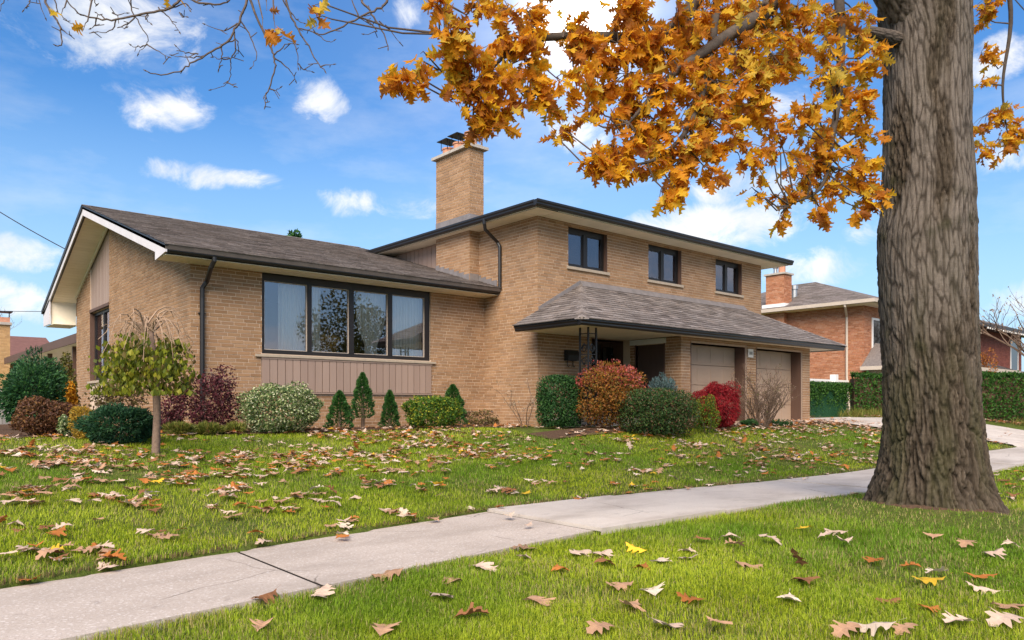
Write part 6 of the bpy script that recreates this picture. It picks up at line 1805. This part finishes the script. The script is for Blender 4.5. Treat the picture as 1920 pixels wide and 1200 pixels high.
def in_view(x, y, z, m=60):
    v = Vector((x, y, z)); f = v.dot(FWD)
    if f < 1: return False
    px = 960 + v.dot(RGT) / f * FPX; py = HOR - z / f * FPX
    return -m < px < 1920 + m and py < 1200 + m
def add_leaf(x, y, z, kind, size, surf):
    FL.append((x, y, z, kind, size, surf))
random.seed(77)
# lawn: thick in the middle and towards the block, thin at the left
cnt = 0
tries = 0
while cnt < 3600 and tries < 90000:
    tries += 1
    x = random.uniform(-1, 24); y = random.uniform(5.2, 13.2)
    if y < float(walk_far(x)) + .02: continue
    if in_drive(np.array(x), np.array(y)): 
        if random.random() > .10: continue
    if x > 20 and y > 9.4: continue
    if y > 11.6 and x > XI - .3 and x < 20.5: continue
    dens_ = .16 + 1.15 * float(noise2(np.array([x * .55]), np.array([y * .55]), 4)[0]) ** 2
    dens_ *= .45 + .55 * min(1, max(0, (x - 1.5) / 3.5))
    dens_ *= .55 + .6 * min(1, max(0, (y - 6.2) / 2.5))
    if random.random() > dens_: continue
    if not in_view(x, y, -.8): continue
    nn_ = 1 if random.random() < .5 else random.randint(3, 7)
    for _ in range(nn_):
        xx, yy = x + random.gauss(0, .12), y + random.gauss(0, .12)
        add_leaf(xx, yy, gzf(xx, yy) + .022 + random.random() * .03, pick(CW['lawn']), random.uniform(.11, .18), 'lawn'); cnt += 1
# strip in front
for (px, py) in [(985, 1040), (985, 1055), (1085, 1048), (1125, 1052), (1135, 1066), (1195, 1042), (1205, 1072), (1240, 1062), (1285, 1056), (1315, 1022), (1370, 1015), (1375, 1032), (1400, 1072), (1440, 1022), (1505, 1000), (1570, 1005), (1585, 1028), (1495, 1068), (1510, 1105), (1480, 1135), (1345, 1190), (1240, 1188), (1185, 1150), (1165, 1110), (1010, 1138), (880, 1168), (825, 1130), (730, 1088), (600, 1130), (490, 1190), (720, 1195), (545, 1112), (500, 1135), (310, 1168), (1745, 1100), (1760, 1082), (1835, 1095), (1845, 1115), (1710, 1072), (1745, 1153), (1660, 1138), (1860, 1050), (1895, 1030), (1815, 1030), (1750, 1015), (1800, 1182), (1895, 1150), (1890, 1180), (1700, 1197), (1640, 1195), (1590, 1200), (1300, 1138), (1225, 1120), (850, 1100), (1050, 1078), (905, 1075), (1130, 1195), (1640, 1060), (1880, 905), (1895, 915), (1910, 890), (1905, 920), (1870, 890), (1890, 885), (1915, 905), (1900, 935), (1290, 1040), (1550, 1015), (1775, 947)]:
    p, t = on_ground(px, py, 2.6)
    add_leaf(p.x, p.y, gzf(p.x, p.y) + .03 + random.random() * .02, pick(CW['strip']), random.uniform(.15, .235), 'strip')
for i in range(60):
    x = random.uniform(9, 22); y = random.uniform(2.2, 4.3)
    if math.hypot(x - TREE.x, y - TREE.y) < .9 or not in_view(x, y, -1): continue
    add_leaf(x, y, gzf(x, y) + .05, pick(CW['strip']), random.uniform(.11, .17), 'strip')
for (px, py) in [(640, 1032), (640, 1038), (650, 978), (660, 985), (815, 1000), (938, 977), (990, 1013), (955, 995), (1090, 944), (1085, 957), (205, 1080), (30, 1058), (75, 1062), (50, 1118), (1180, 932), (1330, 912), (1370, 928), (1255, 925), (1480, 905), (1290, 935), (1550, 892), (1100, 930), (1215, 918), (1420, 902), (1510, 915), (500, 1020), (880, 955)]:
    p, t = on_ground(px, py, 2.6)
    add_leaf(p.x, p.y, float(walk_z(p.x)) + .035, random.choice(['pale', 'cream', 'pale', 'tan', 'rust']), random.uniform(.12, .17), 'sidewalk')
# litter at the driveway edge, the beds and the hedge foot
for i in range(420):
    u = random.random()
    c = hd0 + (hd1 - hd0) * u + Vector(pn) * (.7 + abs(random.gauss(0, .5)))
    add_leaf(c.x, c.y, gzf(c.x, c.y) + .09, random.choice(['rust', 'tan', 'brown', 'pale']), random.uniform(.10, .17), 'litter')
for i in range(420):
    x = random.uniform(13.5, 21.5); y = 10.2 - abs(random.gauss(0, .7))
    add_leaf(x, y, gzf(x, y) + .06, random.choice(['rust', 'tan', 'pale', 'pale', 'cream']), random.uniform(.10, .16), 'litter')
for i in range(60):
    x = random.uniform(20.6, 27); y = random.uniform(6.2, 12.5)
    add_leaf(x, y, gzf(x, y) + .09, random.choice(['rust', 'tan', 'pale', 'cream']), random.uniform(.10, .16), 'litter')
for i in range(200):
    x = random.uniform(5, 13); y = random.uniform(11.6, 12.9)
    add_leaf(x, y, gzf(x, y) + .05, random.choice(['rust', 'tan', 'pale', 'brown']), random.uniform(.08, .15), 'litter')

def leaf_frame(size):
    a = random.random() * 6.283; tilt = random.gauss(0, .09); roll = random.gauss(0, .09)
    if random.random() < .10: tilt = random.gauss(0, .4)
    M = Matrix.Rotation(a, 3, 'Z') @ Matrix.Rotation(tilt, 3, 'X') @ Matrix.Rotation(roll, 3, 'Y')
    if random.random() < .5: M = M @ Matrix.Rotation(math.pi, 3, 'Y')
    return M * size
LANDS_OLD = [('the weeping tree', 2.9, 10.4), ('the white-edged euonymus', 5.4, 11.9), ('the dwarf spruces', 7.6, 12), ('the burning bush', 10.6, 9.4), ('the boxwood', 11.9, 8.3), ('the red maple', 14.2, 8.9), ('the bare brown shrub', 16.6, 9.4), ('the raised sidewalk joint', 4.8, 6.6), ('the first sidewalk joint', 2.08, 6.1), ('the left edge of the lawn', -.3, 7.5), ('the middle of the sidewalk run', 8.2, 6.9), ('the driveway', 19.5, 8), ('the oak trunk', 8.6, 3.4), ('the near kerb side', 4.5, 2.2), ('the near left corner', 1.6, 2.7), ('the open lawn centre', 7.0, 8.8), ('the spreading juniper', 1.8, 11.4)]
SURF = {'lawn': 'on the lawn', 'strip': 'on the grass strip', 'sidewalk': 'on the sidewalk', 'litter': 'among leaf litter'}
CN = {'pale': 'pinkish', 'tan': 'tan', 'rust': 'rust', 'yellow': 'yellow', 'brown': 'brown', 'cream': 'cream'}
def fl_rank(q):
    v = Vector(q[:3]); f = v.dot(FWD)
    return q[4] / f if in_view(*q[:3], m=-10) and f > 1 else 0
FL.sort(key=lambda q: -fl_rank(q))
LANDS = [('weeping tree', 2.85, 10.45), ('white-edged euonymus', 5.4, 12.3), ('tallest dwarf spruce', 7.6, 12.6), ('burning bush', 10.6, 9.8), ('boxwood', 11.9, 8.7), ('red maple', 14.2, 9.4), ('bare brown shrub', 16.8, 10), ('raised sidewalk joint', 4.8, 5.2), ('left sidewalk joint', 2.08, 4.9), ('oak trunk', 8.6, 3.1), ('juniper', 1.9, 12.4), ('driveway edge', 21, 8.5), ('yellow-green euonymus', 8.6, 12.2)]
def where(x, y):
    n, lx_, ly_ = min(LANDS, key=lambda q: math.hypot(q[1] - x, q[2] - y))
    d = Vector((x - lx_, y - ly_, 0)); a = d.dot(RGT); b_ = d.dot(FWD); m_ = d.length
    far_ = 'close ' if m_ < .8 else ('' if m_ < 2.0 else 'well ')
    side_ = ('right of' if a > 0 else 'left of') if abs(a) > abs(b_) else ('behind' if b_ > 0 else 'in front of')
    return f"{far_}{side_} the {n}"
gm = {}
Vs = []; Fs = []; Cs = []; o_ = 0
nind = 0
for i, (x, y, zz_, kind, size, surf) in enumerate(FL):
    vi = i % len(GV); V, F = GV[vi]
    M = leaf_frame(size)
    Vl = (V - np.array([0, .45, 0])) @ np.array(M).T
    zmin = float(np.percentile(Vl[:, 2], 12))
    base_ = zz_ - zmin * .8
    if fl_rank((x, y, zz_, kind, size)) > 0 and nind < 300:
        nind += 1
        key = (vi, kind)
        if key not in gm: gm[key] = np_mesh('fallen_leaf', V - np.array([0, .45, 0]), F, 'fallen_' + kind)
        o = bpy.data.objects.new('fallen_leaf', gm[key]); COL.objects.link(o)
        m4 = M.to_4x4(); m4.translation = (x, y, base_); o.matrix_world = m4
        tag(o, f"{'large ' if size > .19 else 'small ' if size < .145 else ''}{POSE[vi]} {CN[kind]} leaf {SURF[surf]} {where(x, y)}", 'leaf', f"fallen oak leaves {SURF[surf]}")
    else:
        V, F = GVF[vi]; Vl = (V - np.array([0, .45, 0])) @ np.array(M).T
        Vs.append(Vl + np.array([x, y, base_])); Fs.append(F + o_); o_ += len(V)
        c = np.array(FC[kind]) * random.uniform(.8, 1.15); Cs.append(np.repeat(c[None], len(V), 0))
o = link('fallen_leaves', np_mesh('fallen_leaves', np.concatenate(Vs), np.concatenate(Fs), 'leaf_fallen', col=np.concatenate(Cs)))
o['kind'] = 'stuff'; tag(o, 'scattered dry oak leaves over the farther lawn and beds', 'leaves')

# ------------------------------------------------------------------ grass
def grass():
    n = 1420000
    ang = RNG.uniform(-.98, .86, n); t = 2.3 + (19 - 2.3) * RNG.random(n) ** 1.25
    keep = RNG.random(n) < np.minimum(1, t / 19 * (4.4 / t) ** 1.45 * 3.6)
    ang, t = ang[keep], t[keep]
    f = np.array(FWD)[:2]; r = np.array(RGT)[:2]
    X = f[0] * t + r[0] * t * np.tan(ang); Y = f[1] * t + r[1] * t * np.tan(ang)
    n0 = len(X)
    # raggedly overgrown edges along the concrete
    e_ = (fbm(X * 3, Y * 0, 17) - .5) * .10
    ok = ~((Y < walk_far(X) + .01 + e_ * .5) & (Y > walk_near(X) - .03 + e_ * .8))
    ok &= ~in_drive(X, Y) & ~in_apron(X, Y)
    bed = (Y > 12.1 + .25 * (fbm(X * 1.2, X * 0, 5) - .5)) & (X > 4.0)
    bed |= (Y > 9.75 + .4 * (fbm(X * 1.0, X * 0, 6) - .5)) & (X > 9.4)
    bed |= (Y > 12.6) & (X > 1.2) & (X < 4.3) & (Y < 25)
    ok &= ~bed
    dT = np.hypot(X - TREE.x, Y - TREE.y)
    ok &= dT > .50 + .28 * fbm(np.arctan2(Y - TREE.y, X - TREE.x) * 2.2, X * 0 + 1, 57)
    ok &= Y > -2.1
    thin0 = fbm(X * .9, Y * .9, 47) + .35 * np.exp(-((dT - .6) / .7) ** 2)
    ok &= RNG.random(n0) > np.clip((thin0 - .55) * 3.5, 0, .72)
    X, Y, t, dT = X[ok], Y[ok], t[ok], dT[ok]
    n = len(X)
    Z = gz(X, Y)
    strip = Y < walk_near(X)
    patch = fbm(X * .8, Y * .8, 23); fine_ = fbm(X * 5, Y * 5, 29)
    dist = np.clip(t / 4, .8, 4.5)
    h = (.020 + .036 * fine_ ** 1.3 + .017 * RNG.random(n)) * np.where(strip, 1.05, .95)
    edge_d = np.minimum(np.abs(Y - walk_far(X)), np.abs(Y - walk_near(X)))
    h = h * (1 + .25 * np.exp(-(edge_d / .15) ** 2) * (fbm(X * 6, Y * 6, 53) - .2)) * np.where(Y > walk_far(X), .55 + .45 * np.clip(edge_d / .14, 0, 1), 1)
    h *= .6 + .4 * np.clip((dT - .6) / .8, 0, 1)
    w = np.where(t < 5.8, .0038, .0050) * dist ** .9 * RNG.uniform(.7, 1.3, n)
    a = RNG.uniform(0, 6.283, n)
    lean = np.abs(RNG.normal(0, .55, n)) + .15
    comb = np.stack([np.cos(a), np.sin(a)], -1) + np.stack([fbm(X * 2, Y * 2, 33) - .5, fbm(X * 2, Y * 2, 37) - .5], -1) * 2.5
    comb = comb / np.linalg.norm(comb, axis=1, keepdims=True)
    sx, sy = -comb[:, 1] * w * .5, comb[:, 0] * w * .5
    b0 = np.stack([X - sx, Y - sy, Z - .01], -1); b1 = np.stack([X + sx, Y + sy, Z - .01], -1)
    mx_ = X + comb[:, 0] * h * lean * .35; my_ = Y + comb[:, 1] * h * lean * .35; mz = Z + h * .62
    m0 = np.stack([mx_ - sx * .8, my_ - sy * .8, mz], -1); m1 = np.stack([mx_ + sx * .8, my_ + sy * .8, mz], -1)
    tp_ = np.stack([X + comb[:, 0] * h * lean, Y + comb[:, 1] * h * lean, Z + h * np.clip(1.05 - .3 * lean, .35, 1)], -1)
    V = np.stack([b0, b1, m1, m0, tp_], 1).reshape(-1, 3)
    k = np.arange(n)[:, None] * 5
    nr = k[t < 5.8]; md = k[(t >= 5.8) & (t < 9)]; fa = k[t >= 9]
    F = np.concatenate([nr + np.array([[0, 1, 2]]), nr + np.array([[0, 2, 3]]), nr + np.array([[3, 2, 4]]), md + np.array([[0, 1, 4]]), fa + np.array([[0, 1, 4]])])
    lush = np.array([.18, .31, .022]); lime = np.array([.42, .48, .032]); straw = np.array([.44, .36, .15]); deep = np.array([.11, .18, .012])
    q = np.clip((fbm(X * .45, Y * .45, 23) - .36) * 3.4 + (patch - .5) * 1.2, 0, 1)[:, None]
    c = lush * (1 - q) + lime * q  # yellower patches put sunlit turf into the blade colour
    u = RNG.random(n)
    thin = np.clip((fbm(X * .9, Y * .9, 47) - .46) * 3.2, 0, 1) + .5 * np.clip((fbm(X * 2.5, Y * 2.5, 43) - .5) * 3.0, 0, 1)
    st = (u < .05 + .30 * thin + .35 * np.exp(-(edge_d / .07) ** 2) + .25 * np.exp(-((dT - .6) / .9) ** 2))[:, None]
    c = np.where(st, straw, c); c = np.where((u > .82)[:, None], deep, c)
    dirt = (RNG.random(n) < .75 * np.exp(-(edge_d / .06) ** 2))[:, None] & (Y > walk_far(X))[:, None]
    c = np.where(dirt, np.array([.20, .135, .07]), c)
    c = c * RNG.uniform(.75, 1.25, n)[:, None]
    col = np.repeat(c, 5, 0)
    o = link('grass', np_mesh('grass', V, F, 'grass_blade', col=col))
    print(len(X)); o['kind'] = 'stuff'; tag(o, 'short green lawn grass with a few straw blades', 'grass')
    print('grass blades', n)
grass()
# bare soil round the foot of the oak
a_ = np.linspace(0, 2 * np.pi, 49)[:-1]; rr = np.linspace(.28, .74, 8)
A_, R_ = np.meshgrid(a_, rr, indexing='ij')
R_ = R_ * (.78 + .32 * fbm(A_ * 2.2, A_ * 0 + 1, 57))
X_ = TREE.x + R_ * np.cos(A_); Y_ = TREE.y + R_ * np.sin(A_)
V = np.stack([X_, Y_, gz(X_, Y_) + .012 - .03 * (R_ > .62)], -1).reshape(-1, 3)
i_ = (np.arange(48)[:, None] * 8 + np.arange(7)[None]).ravel(); j_ = (((np.arange(48) + 1) % 48)[:, None] * 8 + np.arange(7)[None]).ravel()
o = link('soil', np_mesh('soil', V, np.stack([i_, i_ + 1, j_ + 1, j_], -1), 'mulch', smooth=True)); o['kind'] = 'structure'
# brown mulch in the planting beds
sheet('planting_bed', gz, 4.4, 11.2, 12.15, 13.79, 40, 10, .02, 'mulch')
sheet('planting_bed', gz, 9.3, 20.2, 9.7, 10.4, 50, 6, .02, 'mulch')
sheet('planting_bed', gz, 1.3, 4.3, 12.7, 24, 12, 40, .02, 'mulch')
